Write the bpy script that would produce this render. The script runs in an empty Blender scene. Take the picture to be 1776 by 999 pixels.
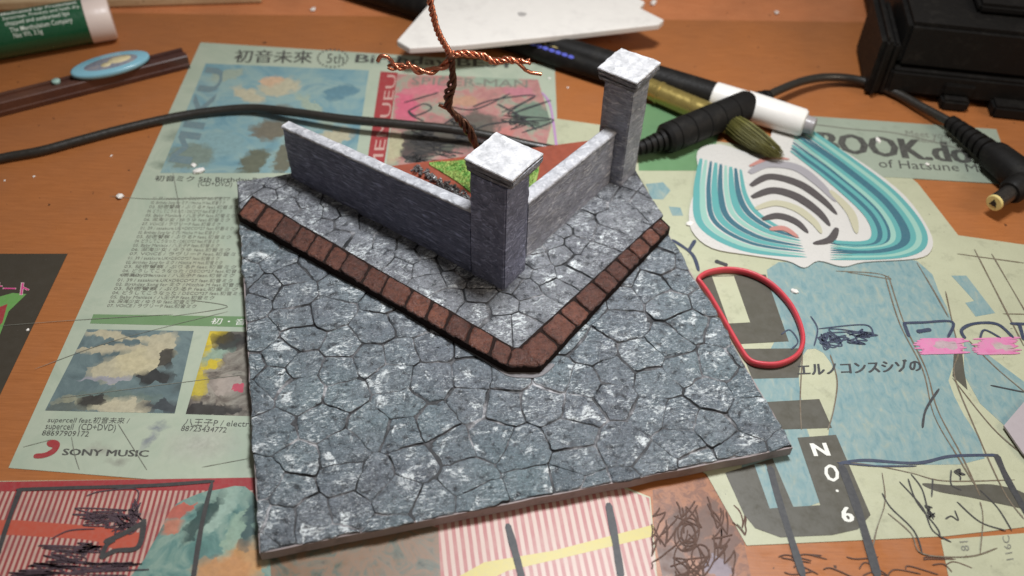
import bpy, bmesh, math, random
from mathutils import Vector, Matrix, noise

# ------------------------------------------------------------------ camera, world, lamps, exposure (all lengths in mm, scaled by S)
S = 0.001
scene = bpy.context.scene
col = scene.collection
F_PX, PITCH, ROLL, CAM_H = 1626.3, 0.79715, 0.03424, 200.0
CW, CH = 1776.0, 999.0
_fw = Vector((0, math.cos(PITCH), -math.sin(PITCH)))
_r0 = Vector((1, 0, 0)); _u0 = _r0.cross(_fw)
_r = _r0 * math.cos(ROLL) + _u0 * math.sin(ROLL)
_u = _u0 * math.cos(ROLL) - _r0 * math.sin(ROLL)
cam_d = bpy.data.cameras.new('camera'); cam = bpy.data.objects.new('camera', cam_d); col.objects.link(cam)
M = Matrix((_r, _u, -_fw)).transposed().to_4x4(); M.translation = Vector((0, 0, CAM_H * S)); cam.matrix_world = M
cam_d.sensor_width = 36.0; cam_d.lens = F_PX / CW * 36.0
cam_d.clip_start = 0.01; cam_d.clip_end = 20.0
cam_d.dof.use_dof = True; cam_d.dof.focus_distance = 0.255; cam_d.dof.aperture_fstop = 12.5
scene.camera = cam

w = bpy.data.worlds.new('World'); scene.world = w; w.use_nodes = True
w.node_tree.nodes['Background'].inputs[0].default_value = (1.0, 0.90, 0.82, 1)
w.node_tree.nodes['Background'].inputs[1].default_value = 0.125

def area(name, loc, target, size, power, color, size_y=None):
    l = bpy.data.lights.new(name, 'AREA'); l.energy = power; l.color = color
    l.shape = 'RECTANGLE'; l.size = size * S; l.size_y = (size_y or size) * S
    o = bpy.data.objects.new(name, l); col.objects.link(o)
    o.location = Vector(loc) * S
    o.rotation_euler = (Vector(target) - Vector(loc)).to_track_quat('-Z', 'Y').to_euler()
    return o
lamp = area('desk_lamp_light', (50, 238, 395), (15, 185, 0), 90, 0.70, (0.95, 0.97, 1.0), 60)
lamp.data.spread = math.radians(100)      # a shaded desk lamp
area('room_light', (560, -20, 430), (0, 190, 0), 220, 1.55, (1.0, 0.84, 0.68), 220)
vs = scene.view_settings
vs.view_transform = 'Standard'; vs.look = 'None'; vs.exposure = 0.0; vs.gamma = 1.0
scene.cycles.use_denoising = True
scene.cycles.max_bounces = 6

# ------------------------------------------------------------------ helpers
def at(x, y, z=0.0):
    """photo pixel -> point on the horizontal plane at height z (mm)"""
    d = _fw + _r * ((x - CW / 2) / F_PX) - _u * ((y - CH / 2) / F_PX)
    return Vector((0, 0, CAM_H)) + d * ((z - CAM_H) / d.z)

def new_obj(name, verts, faces, m=None, parent=None, smooth=False):
    me = bpy.data.meshes.new(name)
    me.from_pydata([Vector(v) * S for v in verts], [], faces); me.update()
    if smooth: me.polygons.foreach_set('use_smooth', [True] * len(me.polygons))
    o = bpy.data.objects.new(name, me); col.objects.link(o)
    if m: me.materials.append(m)
    if parent: o.parent = parent
    return o
def from_bm(name, bm, m=None, parent=None, smooth=False):
    me = bpy.data.meshes.new(name); bm.to_mesh(me); bm.free()
    me.transform(Matrix.Scale(S, 4))
    if smooth: me.polygons.foreach_set('use_smooth', [True] * len(me.polygons))
    o = bpy.data.objects.new(name, me); col.objects.link(o)
    if m: me.materials.append(m)
    if parent: o.parent = parent
    return o
def tag(o, label=None, cat=None, kind=None, group=None):
    if label: o['label'] = label
    if cat: o['category'] = cat
    if kind: o['kind'] = kind
    if group: o['group'] = group
    return o
def empty(name, label=None, cat=None, group=None):
    o = bpy.data.objects.new(name, None); col.objects.link(o); o.empty_display_size = 0.01
    return tag(o, label, cat, None, group)

def prism(poly, z0, z1):
    """poly: list of Vector xy; returns verts, faces"""
    n = len(poly)
    v = [(p[0], p[1], z0) for p in poly] + [(p[0], p[1], z1) for p in poly]
    a = sum(poly[i][0] * poly[(i + 1) % n][1] - poly[(i + 1) % n][0] * poly[i][1] for i in range(n))
    f = [tuple(range(n - 1, -1, -1)), tuple(range(n, 2 * n))] + [(i, (i + 1) % n, n + (i + 1) % n, n + i) for i in range(n)]
    if a < 0: f = [tuple(reversed(q)) for q in f]
    return v, f

def crom(pts, k=8, closed=False):
    out = []; n = len(pts)
    P = lambda i: pts[i % n] if closed else pts[max(0, min(n - 1, i))]
    for i in range(n if closed else n - 1):
        p0, p1, p2, p3 = P(i - 1), P(i), P(i + 1), P(i + 2)
        for j in range(k):
            t = j / k
            out.append(0.5 * ((2 * p1) + (p2 - p0) * t + (2 * p0 - 5 * p1 + 4 * p2 - p3) * t * t + (3 * p1 - p0 - 3 * p2 + p3) * t ** 3))
    if not closed: out.append(pts[-1].copy())
    return out

def tube_data(pts, rad, seg=12, closed=False, flat=1.0):
    """tube along points; rad number or function of fraction; flat squeezes the horizontal radius"""
    n = len(pts); V = []; Fc = []
    t0 = (pts[1] - pts[0]).normalized()
    nrm = Vector((0, 0, 1)) - t0 * t0.z
    if nrm.length < 0.1: nrm = Vector((1, 0, 0)) - t0 * t0.x
    nrm.normalize()
    for i in range(n):
        a = pts[(i - 1) % n] if closed else pts[max(0, i - 1)]
        b = pts[(i + 1) % n] if closed else pts[min(n - 1, i + 1)]
        t = (b - a).normalized()
        nrm = (nrm - t * nrm.dot(t)).normalized(); bi = t.cross(nrm)
        r = rad(i / max(1, n - 1)) if callable(rad) else rad
        for s in range(seg):
            an = 2 * math.pi * s / seg
            V.append(pts[i] + nrm * (math.cos(an) * r) + bi * (math.sin(an) * r * flat))
    m = n if closed else n - 1
    for i in range(m):
        for s in range(seg):
            a = i * seg + s; b = i * seg + (s + 1) % seg
            c = ((i + 1) % n) * seg + (s + 1) % seg; d = ((i + 1) % n) * seg + s
            Fc.append((a, b, c, d))
    if not closed:
        Fc.append(tuple(range(seg - 1, -1, -1))); Fc.append(tuple((n - 1) * seg + s for s in range(seg)))
    return V, Fc
def tube(name, pts, rad, m, parent=None, seg=12, closed=False, flat=1.0):
    V, Fc = tube_data(pts, rad, seg, closed, flat)
    return new_obj(name, V, Fc, m, parent, True)

def lathe(name, p0, p1, prof, m, parent=None, seg=32, sharp=35):
    """profile [(mm along axis, radius)] turned about the axis p0 -> p1"""
    ax = (p1 - p0).normalized(); up = Vector((0, 0, 1)); up = (up - ax * up.dot(ax)).normalized(); si = ax.cross(up)
    V = []; Fc = []
    for (t, r) in prof:
        for s in range(seg):
            an = 2 * math.pi * s / seg
            V.append(p0 + ax * t + up * (math.cos(an) * r) + si * (math.sin(an) * r))
    for i in range(len(prof) - 1):
        for s in range(seg):
            a = i * seg + s; b = i * seg + (s + 1) % seg
            Fc.append((a, b, b + seg, a + seg))
    Fc.append(tuple(range(seg - 1, -1, -1))); Fc.append(tuple((len(prof) - 1) * seg + s for s in range(seg)))
    o = new_obj(name, V, Fc, m, parent, True)
    o.data.set_sharp_from_angle(angle=math.radians(sharp))
    return o

# ------------------------------------------------------------------ materials
def nt(name):
    m = bpy.data.materials.new(name); m.use_nodes = True
    t = m.node_tree; b = t.nodes['Principled BSDF']
    return m, t, b
def node(t, typ, **kw):
    n = t.nodes.new(typ)
    for k, v in kw.items():
        if k.startswith('i_'):
            key = k[2:].replace('_', ' ')
            n.inputs[key].default_value = v
        else: setattr(n, k, v)
    return n
def ramp(t, fac, stops):
    r = t.nodes.new('ShaderNodeValToRGB'); e = r.color_ramp.elements
    while len(e) < len(stops): e.new(0.5)
    for q, (p, c) in zip(e, stops):
        q.position = p; q.color = (c[0], c[1], c[2], 1) if hasattr(c, '__len__') else (c, c, c, 1)
    t.links.new(fac, r.inputs[0]); return r.outputs[0]
def mix(t, fac, a, b, mode='MIX'):
    n = t.nodes.new('ShaderNodeMix'); n.data_type = 'RGBA'; n.blend_type = mode
    for s, v in ((n.inputs[0], fac), (n.inputs[6], a), (n.inputs[7], b)):
        if hasattr(v, 'is_linked'): t.links.new(v, s)
        elif hasattr(v, '__len__'): s.default_value = (v[0], v[1], v[2], 1)
        else: s.default_value = v
    return n.outputs[2]
def coords(t, scale=(1, 1, 1), rot=0.0):
    """object coordinates in mm"""
    tc = t.nodes.new('ShaderNodeTexCoord'); mp = t.nodes.new('ShaderNodeMapping')
    mp.inputs['Scale'].default_value = tuple(1000 * s for s in scale); mp.inputs['Rotation'].default_value = (0, 0, rot)
    t.links.new(tc.outputs['Object'], mp.inputs[0]); return mp.outputs[0]
def nz(t, vec, scale, detail=4, rough=0.55, dist=0.0):
    n = node(t, 'ShaderNodeTexNoise', i_Scale=scale, i_Detail=detail, i_Roughness=rough, i_Distortion=dist)
    t.links.new(vec, n.inputs['Vector']); return n.outputs[0]
def bump(t, b, h, dist, strength=1.0):
    n = node(t, 'ShaderNodeBump', i_Strength=strength, i_Distance=dist * S)
    t.links.new(h, n.inputs['Height'])
    if b.inputs['Normal'].is_linked:
        t.links.new(b.inputs['Normal'].links[0].from_socket, n.inputs['Normal'])
    t.links.new(n.outputs[0], b.inputs['Normal'])

def simple(name, c, rough=0.5, var=0.12, scale=0.6, bmp=0.0, spec=0.5, metal=0.0, coat=0.0, dirt=None):
    """one paint with uneven tone, a little wear and relief"""
    m, t, b = nt(name); v = coords(t)
    n1 = nz(t, v, scale, 5)
    cc = mix(t, n1, tuple(x * (1 - var) for x in c), tuple(min(1, x * (1 + var)) for x in c))
    if dirt:
        d = ramp(t, nz(t, v, scale * 0.45, 8, 0.7), [(0.52, 0), (0.68, 1)])
        fac = node(t, 'ShaderNodeMath', operation='MULTIPLY'); t.links.new(d, fac.inputs[0]); fac.inputs[1].default_value = dirt[1]
        cc = mix(t, fac.outputs[0], cc, dirt[0])
    t.links.new(cc, b.inputs['Base Color'])
    rr = ramp(t, nz(t, v, scale * 2.3, 4), [(0.3, max(0.03, rough - 0.1)), (0.7, min(1, rough + 0.1))])
    t.links.new(rr, b.inputs['Roughness'])
    b.inputs['Specular IOR Level'].default_value = spec; b.inputs['Metallic'].default_value = metal
    b.inputs['Coat Weight'].default_value = coat; b.inputs['Coat Roughness'].default_value = 0.15
    if bmp: bump(t, b, nz(t, v, scale * 5, 5, 0.6), bmp)
    return m

def wood_mat(name, dark, light, rough=0.32, rot=0.0):
    m, t, b = nt(name)
    v = coords(t, (0.10, 1.6, 1), rot); v2 = coords(t)
    g = nz(t, v, 1.0, 8, 0.62, 0.4)
    cc = ramp(t, g, [(0.25, dark), (0.52, tuple((a + c) / 2 for a, c in zip(dark, light))), (0.78, light)])
    blot = ramp(t, nz(t, v2, 0.035, 5, 0.6), [(0.35, 0.0), (0.7, 1.0)])
    cc = mix(t, blot, cc, mix(t, 0.35, cc, (0.24, 0.10, 0.045)))
    pores = ramp(t, nz(t, coords(t, (0.5, 7, 1), rot), 1.0, 3, 0.7), [(0.30, 1.0), (0.42, 0.0)])
    pf = node(t, 'ShaderNodeMath', operation='MULTIPLY'); t.links.new(pores, pf.inputs[0]); pf.inputs[1].default_value = 0.35
    cc = mix(t, pf.outputs[0], cc, (0.12, 0.045, 0.02))
    spots = ramp(t, nz(t, v2, 0.33, 3, 0.5), [(0.265, 1.0), (0.285, 0.0)])
    cc = mix(t, spots, cc, (0.07, 0.03, 0.015))
    t.links.new(cc, b.inputs['Base Color'])
    rr = ramp(t, nz(t, v2, 0.12, 6, 0.7), [(0.3, rough - 0.08), (0.7, rough + 0.14)])
    t.links.new(rr, b.inputs['Roughness']); b.inputs['Specular IOR Level'].default_value = 0.45
    bump(t, b, g, 0.015); bump(t, b, nz(t, v2, 3.0, 3), 0.01)
    return m

def paper_mat(name, c, dirt=0.35, rough=0.38):
    """printed paper under scuffed film: faint stains, fine scratches, small specks"""
    m, t, b = nt(name); v = coords(t)
    n1 = nz(t, v, 0.05, 6, 0.65)
    cc = mix(t, ramp(t, n1, [(0.3, 0.0), (0.75, 1.0)]), tuple(min(1, x * 1.06) for x in c), tuple(x * 0.86 for x in c))
    st = ramp(t, nz(t, v, 0.16, 8, 0.75), [(0.54, 0.0), (0.72, 1.0)])
    f = node(t, 'ShaderNodeMath', operation='MULTIPLY'); t.links.new(st, f.inputs[0]); f.inputs[1].default_value = dirt
    cc = mix(t, f.outputs[0], cc, tuple(x * 0.4 for x in c))
    sp = ramp(t, nz(t, v, 0.8, 2, 0.5), [(0.235, 1.0), (0.25, 0.0)])
    cc = mix(t, sp, cc, (0.10, 0.09, 0.08))
    gr = nz(t, v, 3.2, 4, 0.75)
    cc = mix(t, 0.30, cc, mix(t, gr, tuple(x * 0.5 for x in c), tuple(min(1, x * 1.4) for x in c)))
    t.links.new(cc, b.inputs['Base Color'])
    rr = ramp(t, nz(t, v, 0.25, 7, 0.75), [(0.3, rough - 0.12), (0.75, rough + 0.18)])
    t.links.new(rr, b.inputs['Roughness']); b.inputs['Specular IOR Level'].default_value = 0.5
    bump(t, b, nz(t, v, 1.2, 4), 0.012)
    return m

def blotch_mat(name, cols, scale=0.12, rough=0.4, dist=1.5, stretch=(1, 1, 1), rot=0.0):
    """soft printed patches of several inks"""
    m, t, b = nt(name); v = coords(t, stretch, rot)
    n1 = nz(t, v, scale, 5, 0.6, dist)
    st = [(0.28 + 0.44 * i / max(1, len(cols) - 1), c) for i, c in enumerate(cols)]
    cc = ramp(t, n1, st)
    n2 = nz(t, v, scale * 4.5, 4, 0.7, 0.6)
    cc = mix(t, ramp(t, n2, [(0.4, 0.0), (0.72, 0.5)]), cc, cols[len(cols) // 2])
    t.links.new(cc, b.inputs['Base Color'])
    t.links.new(ramp(t, nz(t, coords(t), 0.3, 5), [(0.3, rough - 0.1), (0.7, rough + 0.12)]), b.inputs['Roughness'])
    return m

def picture_mat(name, cols, blobs, scale=0.10, wob=3.0, rough=0.4, edge=0.30, facet=0.62):
    """printed picture: a mottled ground with soft uneven fields of ink; blobs = (px, py, rx mm, ry mm, turn, colour)"""
    m, t, b = nt(name); v = coords(t)
    cc = ramp(t, nz(t, v, scale, 6, 0.65, 0.8), [(0.28 + 0.44 * i / max(1, len(cols) - 1), c) for i, c in enumerate(cols)])
    nn = node(t, 'ShaderNodeTexNoise', i_Scale=0.28, i_Detail=5.0, i_Roughness=0.62); t.links.new(v, nn.inputs['Vector'])
    off = node(t, 'ShaderNodeVectorMath', operation='SUBTRACT'); t.links.new(nn.outputs[1], off.inputs[0]); off.inputs[1].default_value = (0.5, 0.5, 0.5)
    sc = node(t, 'ShaderNodeVectorMath', operation='SCALE'); t.links.new(off.outputs[0], sc.inputs[0]); sc.inputs['Scale'].default_value = wob * 2.4
    ad = node(t, 'ShaderNodeVectorMath', operation='ADD'); t.links.new(v, ad.inputs[0]); t.links.new(sc.outputs[0], ad.inputs[1])
    vo = node(t, 'ShaderNodeTexVoronoi', i_Scale=0.42); vo.inputs['Randomness'].default_value = 1.0; t.links.new(ad.outputs[0], vo.inputs['Vector'])
    mv = t.nodes.new('ShaderNodeMix'); mv.data_type = 'VECTOR'; mv.inputs[0].default_value = facet
    t.links.new(ad.outputs[0], mv.inputs[4]); t.links.new(vo.outputs['Position'], mv.inputs[5])
    for (px, py, rx, ry, tn, c) in blobs:
        p = at(px, py, 0.2)
        sb = node(t, 'ShaderNodeVectorMath', operation='SUBTRACT'); t.links.new(mv.outputs[1], sb.inputs[0]); sb.inputs[1].default_value = (p.x, p.y, 0.0)
        mp = node(t, 'ShaderNodeMapping'); mp.vector_type = 'TEXTURE'; mp.inputs['Rotation'].default_value = (0, 0, tn); mp.inputs['Scale'].default_value = (rx, ry, 60)
        t.links.new(sb.outputs[0], mp.inputs[0])
        ln = node(t, 'ShaderNodeVectorMath', operation='LENGTH'); t.links.new(mp.outputs[0], ln.inputs[0])
        f = ramp(t, ln.outputs['Value'], [(max(0.0, 1.0 - edge), 0.92), (1.0, 0.0)])
        cc = mix(t, f, cc, mix(t, nz(t, v, 0.55, 5, 0.7), tuple(x * 0.6 for x in c), tuple(min(1, x * 1.35) for x in c)))
    t.links.new(cc, b.inputs['Base Color'])
    t.links.new(ramp(t, nz(t, v, 0.3, 5), [(0.3, rough - 0.1), (0.7, rough + 0.12)]), b.inputs['Roughness'])
    return m

def stripe_mat(name, a, bcol, period, rot, dirt=(0.2, 0.1, 0.1)):
    m, t, b = nt(name); v = coords(t, (1, 1, 1), rot)
    wv = node(t, 'ShaderNodeTexWave', wave_type='BANDS', bands_direction='X', i_Scale=math.pi / 10 / period, i_Distortion=0.25, i_Detail=1.0)
    t.links.new(v, wv.inputs[0])
    cc = ramp(t, wv.outputs[1], [(0.38, a), (0.6, bcol)])
    cc = mix(t, ramp(t, nz(t, v, 0.12, 6, 0.7), [(0.45, 0.0), (0.75, 0.55)]), cc, dirt)
    t.links.new(cc, b.inputs['Base Color']); b.inputs['Roughness'].default_value = 0.4
    return m

def ink(name, c, rough=0.42, fade=0.25):
    m, t, b = nt(name); v = coords(t)
    cc = mix(t, ramp(t, nz(t, v, 0.9, 5, 0.7), [(0.35, 0.0), (0.8, fade)]), c, (0.30, 0.30, 0.26))
    t.links.new(cc, b.inputs['Base Color']); b.inputs['Roughness'].default_value = rough
    return m

def stone_mat(name, dark, mid, tint, white_amt, rot=0.0):
    """painted clay: blue-grey wash, black wash in the pits, white dry-brushed on the high spots, patchy varnish; relief shade and glints partly put into the colour"""
    m, t, b = nt(name); v = coords(t); vs_ = coords(t, (0.6, 1.5, 1), rot)
    oi = t.nodes.new('ShaderNodeObjectInfo')
    hgt = nz(t, v, 0.42, 9, 0.60, 0.4); fine = nz(t, vs_, 1.25, 8, 0.64, 1.0)
    base = ramp(t, nz(t, v, 0.20, 8, 0.7), [(0.28, dark), (0.55, mid), (0.8, tuple(x * 1.3 for x in mid))])
    base = mix(t, ramp(t, nz(t, v, 0.026, 3), [(0.40, 0.0), (0.64, 0.8)]), base, mix(t, nz(t, v, 0.7, 6, 0.7), tuple(x * 0.55 for x in tint), tuple(x * 1.35 for x in tint)))
    base = mix(t, 1.0, base, mix(t, oi.outputs['Random'], (0.88, 0.88, 0.90), (1.10, 1.10, 1.09)), 'MULTIPLY')
    base = mix(t, ramp(t, fine, [(0.30, 0.7), (0.50, 0.0)]), base, tuple(x * 0.35 for x in dark))
    # black wash where the surface is low, deepened to stand for relief shade
    base = mix(t, ramp(t, hgt, [(0.33, 0.9), (0.46, 0.0)]), base, (0.022, 0.025, 0.03))
    # white dry-brush on high, rough spots, partly standing for gloss glints, in clusters
    cl = ramp(t, nz(t, v, 0.085, 5, 0.65), [(0.43, 0.06), (0.62, 1.0)])
    hi = ramp(t, fine, [(0.55 - 0.012 * white_amt, 0.0), (0.61 - 0.012 * white_amt, 1.0)])
    hb = ramp(t, hgt, [(0.40, 0.15), (0.56, 1.0)])
    f1 = node(t, 'ShaderNodeMath', operation='MULTIPLY'); t.links.new(hi, f1.inputs[0]); t.links.new(hb, f1.inputs[1])
    f2 = node(t, 'ShaderNodeMath', operation='MULTIPLY'); t.links.new(f1.outputs[0], f2.inputs[0]); t.links.new(cl, f2.inputs[1])
    spk = ramp(t, nz(t, v, 2.6, 4, 0.7), [(0.63, 0.0), (0.66, 1.0)])
    mx = node(t, 'ShaderNodeMath', operation='MAXIMUM'); t.links.new(f2.outputs[0], mx.inputs[0]); t.links.new(spk, mx.inputs[1])
    sm = ramp(t, nz(t, v, 0.17, 7, 0.68, 0.6), [(0.565, 0.0), (0.63, 1.0)]); sf = ramp(t, fine, [(0.43, 0.0), (0.51, 1.0)])
    f3 = node(t, 'ShaderNodeMath', operation='MULTIPLY'); t.links.new(sm, f3.inputs[0]); t.links.new(sf, f3.inputs[1])
    m2 = node(t, 'ShaderNodeMath', operation='MAXIMUM'); t.links.new(mx.outputs[0], m2.inputs[0]); t.links.new(f3.outputs[0], m2.inputs[1])
    cc = mix(t, m2.outputs[0], base, (0.80, 0.85, 0.86))
    t.links.new(ramp(t, nz(t, v, 0.35, 5, 0.7), [(0.36, 0.1), (0.56, 1.0)]), b.inputs['Coat Weight']); b.inputs['Coat Roughness'].default_value = 0.10
    t.links.new(cc, b.inputs['Base Color'])
    rr = ramp(t, nz(t, v, 0.9, 6, 0.7), [(0.38, 0.20), (0.60, 0.58)])
    t.links.new(rr, b.inputs['Roughness']); b.inputs['Specular IOR Level'].default_value = 0.5
    bump(t, b, hgt, 1.7); bump(t, b, fine, 0.55)
    t.links.new(b.inputs['Normal'].links[0].from_socket, b.inputs['Coat Normal'])
    return m

def wall_mat(name, dark, light, streak, white=0.0, rel=1.0):
    m, t, b = nt(name); v = coords(t); vs_ = coords(t, streak)
    cc = ramp(t, nz(t, v, 0.30, 9, 0.72), [(0.3, tuple(x * 0.75 for x in dark)), (0.7, tuple(x * 1.1 for x in light))])
    cc = mix(t, ramp(t, nz(t, vs_, 0.7, 6, 0.52, 1.0), [(0.34, 0.5 * rel), (0.48, 0.0)]), cc, tuple(x * 0.45 for x in dark))
    s1 = ramp(t, nz(t, vs_, 0.6, 6, 0.52, 1.2), [(0.52, 0.0), (0.70, 0.6 * rel)])
    cc = mix(t, s1, cc, tuple(min(1, x * 2.6) for x in light))
    if white:
        s2 = ramp(t, nz(t, v, 0.7, 8, 0.7), [(0.27, 1.0), (0.36, 0.0)])
        cc = mix(t, s2, cc, tuple(x * 0.35 for x in dark))
    t.links.new(cc, b.inputs['Base Color'])
    t.links.new(ramp(t, nz(t, v, 0.9, 5), [(0.3, 0.42), (0.7, 0.66)]), b.inputs['Roughness'])
    bump(t, b, nz(t, vs_, 0.6, 7, 0.55, 1.2), 1.2 * rel); bump(t, b, nz(t, v, 3.0, 6, 0.7), 0.05)
    return m

def brick_mat():
    m, t, b = nt('brown_red_brick'); v = coords(t); oi = t.nodes.new('ShaderNodeObjectInfo')
    cc = ramp(t, nz(t, v, 0.5, 8, 0.7), [(0.28, (0.055, 0.022, 0.016)), (0.5, (0.145, 0.048, 0.028)), (0.72, (0.235, 0.085, 0.05))])
    cc = mix(t, 1.0, cc, mix(t, oi.outputs['Random'], (0.55, 0.52, 0.52), (1.18, 1.15, 1.12)), 'MULTIPLY')
    cc = mix(t, ramp(t, nz(t, v, 1.6, 7, 0.75), [(0.36, 0.9), (0.46, 0.0)]), cc, (0.018, 0.013, 0.012))
    cc = mix(t, ramp(t, nz(t, v, 2.4, 5, 0.7), [(0.66, 0.0), (0.74, 0.8)]), cc, (0.45, 0.38, 0.35))
    t.links.new(cc, b.inputs['Base Color'])
    t.links.new(ramp(t, nz(t, v, 1.2, 6, 0.7), [(0.35, 0.26), (0.62, 0.6)]), b.inputs['Roughness'])
    bump(t, b, nz(t, v, 0.8, 8, 0.62), 1.4); bump(t, b, nz(t, v, 3.0, 5, 0.65), 0.3)
    b.inputs['Coat Weight'].default_value = 0.6; b.inputs['Coat Roughness'].default_value = 0.16
    t.links.new(b.inputs['Normal'].links[0].from_socket, b.inputs['Coat Normal']); return m

def groove_mat():
    m, t, b = nt('joint_wash'); v = coords(t)
    cc = ramp(t, nz(t, v, 0.11, 5, 0.7), [(0.46, (0.012, 0.013, 0.015)), (0.56, (0.10, 0.10, 0.105)), (0.66, (0.40, 0.40, 0.41))])
    t.links.new(cc, b.inputs['Base Color']); b.inputs['Roughness'].default_value = 0.6
    bump(t, b, nz(t, v, 2.0, 5), 0.15); return m

MT = {}
MT['desk'] = wood_mat('orange_wood', (0.30, 0.104, 0.030), (0.43, 0.158, 0.050), rot=0.05)
MT['strip'] = wood_mat('uncovered_orange_wood', (0.46, 0.15, 0.055), (0.62, 0.24, 0.10), 0.3)  # same wood past the clear cover, whose dulling is put into colour
MT['paper_green'] = paper_mat('pale_green_paper', (0.38, 0.42, 0.335), 0.5)
MT['paper_cream'] = paper_mat('cream_paper', (0.425, 0.435, 0.30), 0.6)
MT['paper_mint'] = paper_mat('mint_paper', (0.30, 0.345, 0.27), 0.6)
MT['flyer_dark'] = paper_mat('dark_flyer_ink', (0.050, 0.042, 0.030), 0.1)
MT['text'] = ink('print_black', (0.045, 0.045, 0.04), 0.5, 0.3)
MT['text_soft'] = ink('print_faded', (0.15, 0.15, 0.12), 0.45, 0.6)
MT['dark_block'] = paper_mat('charcoal_print', (0.085, 0.08, 0.062), 0.1)
MT['marker'] = ink('black_marker', (0.028, 0.029, 0.033), 0.55, 0.12)
MT['navy'] = ink('navy_marker', (0.022, 0.033, 0.07), 0.55, 0.15)
MT['brown_line'] = ink('brown_line', (0.12, 0.085, 0.05), 0.4, 0.5)
MT['pink'] = ink('pink_highlighter', (0.72, 0.16, 0.38), 0.4, 0.4)
MT['magenta'] = ink('magenta_print', (0.55, 0.05, 0.22), 0.4, 0.1)
MT['green_print'] = ink('green_print', (0.12, 0.30, 0.07), 0.4, 0.2)
MT['green_band'] = paper_mat('green_band_print', (0.15, 0.25, 0.12), 0.2)
MT['red_print'] = ink('red_print', (0.30, 0.032, 0.036), 0.4, 0.15)
MT['white_print'] = ink('white_print', (0.72, 0.72, 0.66), 0.4, 0.1)
MT['orange_print'] = ink('orange_print', (0.42, 0.075, 0.042), 0.4, 0.15)
MT['yellow_print'] = ink('yellow_print', (0.50, 0.42, 0.10), 0.4, 0.25)
MT['blue_wash'] = blotch_mat('cyan_wash', [(0.12, 0.225, 0.25), (0.17, 0.275, 0.285), (0.22, 0.305, 0.295), (0.30, 0.34, 0.28)], 0.55, dist=0.6, stretch=(1.0, 0.45, 1), rot=0.4)
MT['black_plastic'] = simple('black_plastic', (0.008, 0.0072, 0.0065), 0.58, 0.3, 0.5, 0.03, spec=0.2, dirt=((0.04, 0.036, 0.03), 0.3))
MT['cable'] = simple('cable_rubber', (0.025, 0.022, 0.018), 0.36, 0.25, 0.4, 0.01)
MT['white_plastic'] = simple('white_plastic', (0.78, 0.76, 0.72), 0.4, 0.04, 0.3, 0.01)

# ------------------------------------------------------------------ the desk
desk_poly = [Vector((-520, -60)), Vector((520, -60))]
L0, L1 = at(-700, 12), at(2500, 50)      # far edge of the clear desk cover, which is not built
desk_poly += [Vector((L1.x, L1.y)), Vector((L0.x, L0.y))]
V, Fc = prism(desk_poly, -18, 0)
desk = tag(new_obj('desk', V, Fc, MT['desk']), kind='structure')
back = [Vector((L0.x, L0.y + 0.4)), Vector((L1.x, L1.y + 0.4)), Vector((L1.x, L1.y + 260)), Vector((L0.x, L0.y + 260))]
V, Fc = prism(back, -18, -0.25); new_obj('uncovered_desk', V, Fc, MT['strip'], desk)  # desk beyond the clear cover's edge, split off as its own piece

Z_SHEET, Z_PRINT, Z_TEXT, Z_MARK = 0.15, 0.19, 0.23, 0.30
def sheet(name, px, m, z0=0.0, z1=Z_SHEET, parent=None):
    V, Fc = prism([at(x, y, z1) for x, y in px], z0 + 0.01, z1)
    return new_obj(name, V, Fc, m, parent)
def printed(name, px, m, parent, z=Z_PRINT):
    P = [at(x, y, z) for x, y in px]
    a = sum(P[i].x * P[(i + 1) % len(P)].y - P[(i + 1) % len(P)].x * P[i].y for i in range(len(P)))
    if a < 0: P.reverse()
    return new_obj(name, P, [tuple(range(len(P)))], m, parent)
def smooth_px(px, k=5, closed=True):
    return [(p.x, p.y) for p in crom([Vector((x, y, 0)) for x, y in px], k, closed)]

def ribbon_data(px, wpx, z, k=6, wob=0.25, seed=0, taper=True):
    pts = crom([at(x, y, z) for x, y in px], k) if len(px) > 2 else [at(px[0][0], px[0][1], z).lerp(at(px[1][0], px[1][1], z), i / 10) for i in range(11)]
    sc = (at(px[0][0] + 1, px[0][1], z) - at(px[0][0], px[0][1], z)).length
    V, Fc = [], []; n = len(pts)
    for i, p in enumerate(pts):
        d = pts[min(n - 1, i + 1)] - pts[max(0, i - 1)]
        if d.length < 1e-6: d = Vector((1, 0, 0))
        d.normalize(); s = Vector((-d.y, d.x, 0))
        hw = 0.5 * wpx * sc * (1 + wob * noise.noise(Vector((i * 0.35, seed * 3.7, 1))))
        if taper and (i == 0 or i == n - 1): hw *= 0.45
        V += [p + s * hw, p - s * hw]
        if i: Fc.append((2 * i - 2, 2 * i - 1, 2 * i + 1, 2 * i))
    return V, Fc
_sd = [0]
def stroke(name, px, wpx, m, parent, z=Z_MARK, **kw):
    _sd[0] += 1
    V, Fc = ribbon_data(px, wpx, z + 0.004 * (_sd[0] % 13), seed=_sd[0], **kw)
    return new_obj(name, V, Fc, m, parent)
def strokes(name, lst, wpx, m, parent, z=Z_MARK, **kw):
    """one continuous piece of hand scribble made of several pen strokes"""
    VV, FF = [], []
    for i, px in enumerate(lst):
        _sd[0] += 1
        V, Fc = ribbon_data(px, wpx, z + 0.003 * (i % 17), seed=_sd[0], **kw); b = len(VV)
        VV += V; FF += [tuple(q + b for q in f) for f in Fc]
    o = new_obj(name, VV, FF, m, parent); return o

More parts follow.
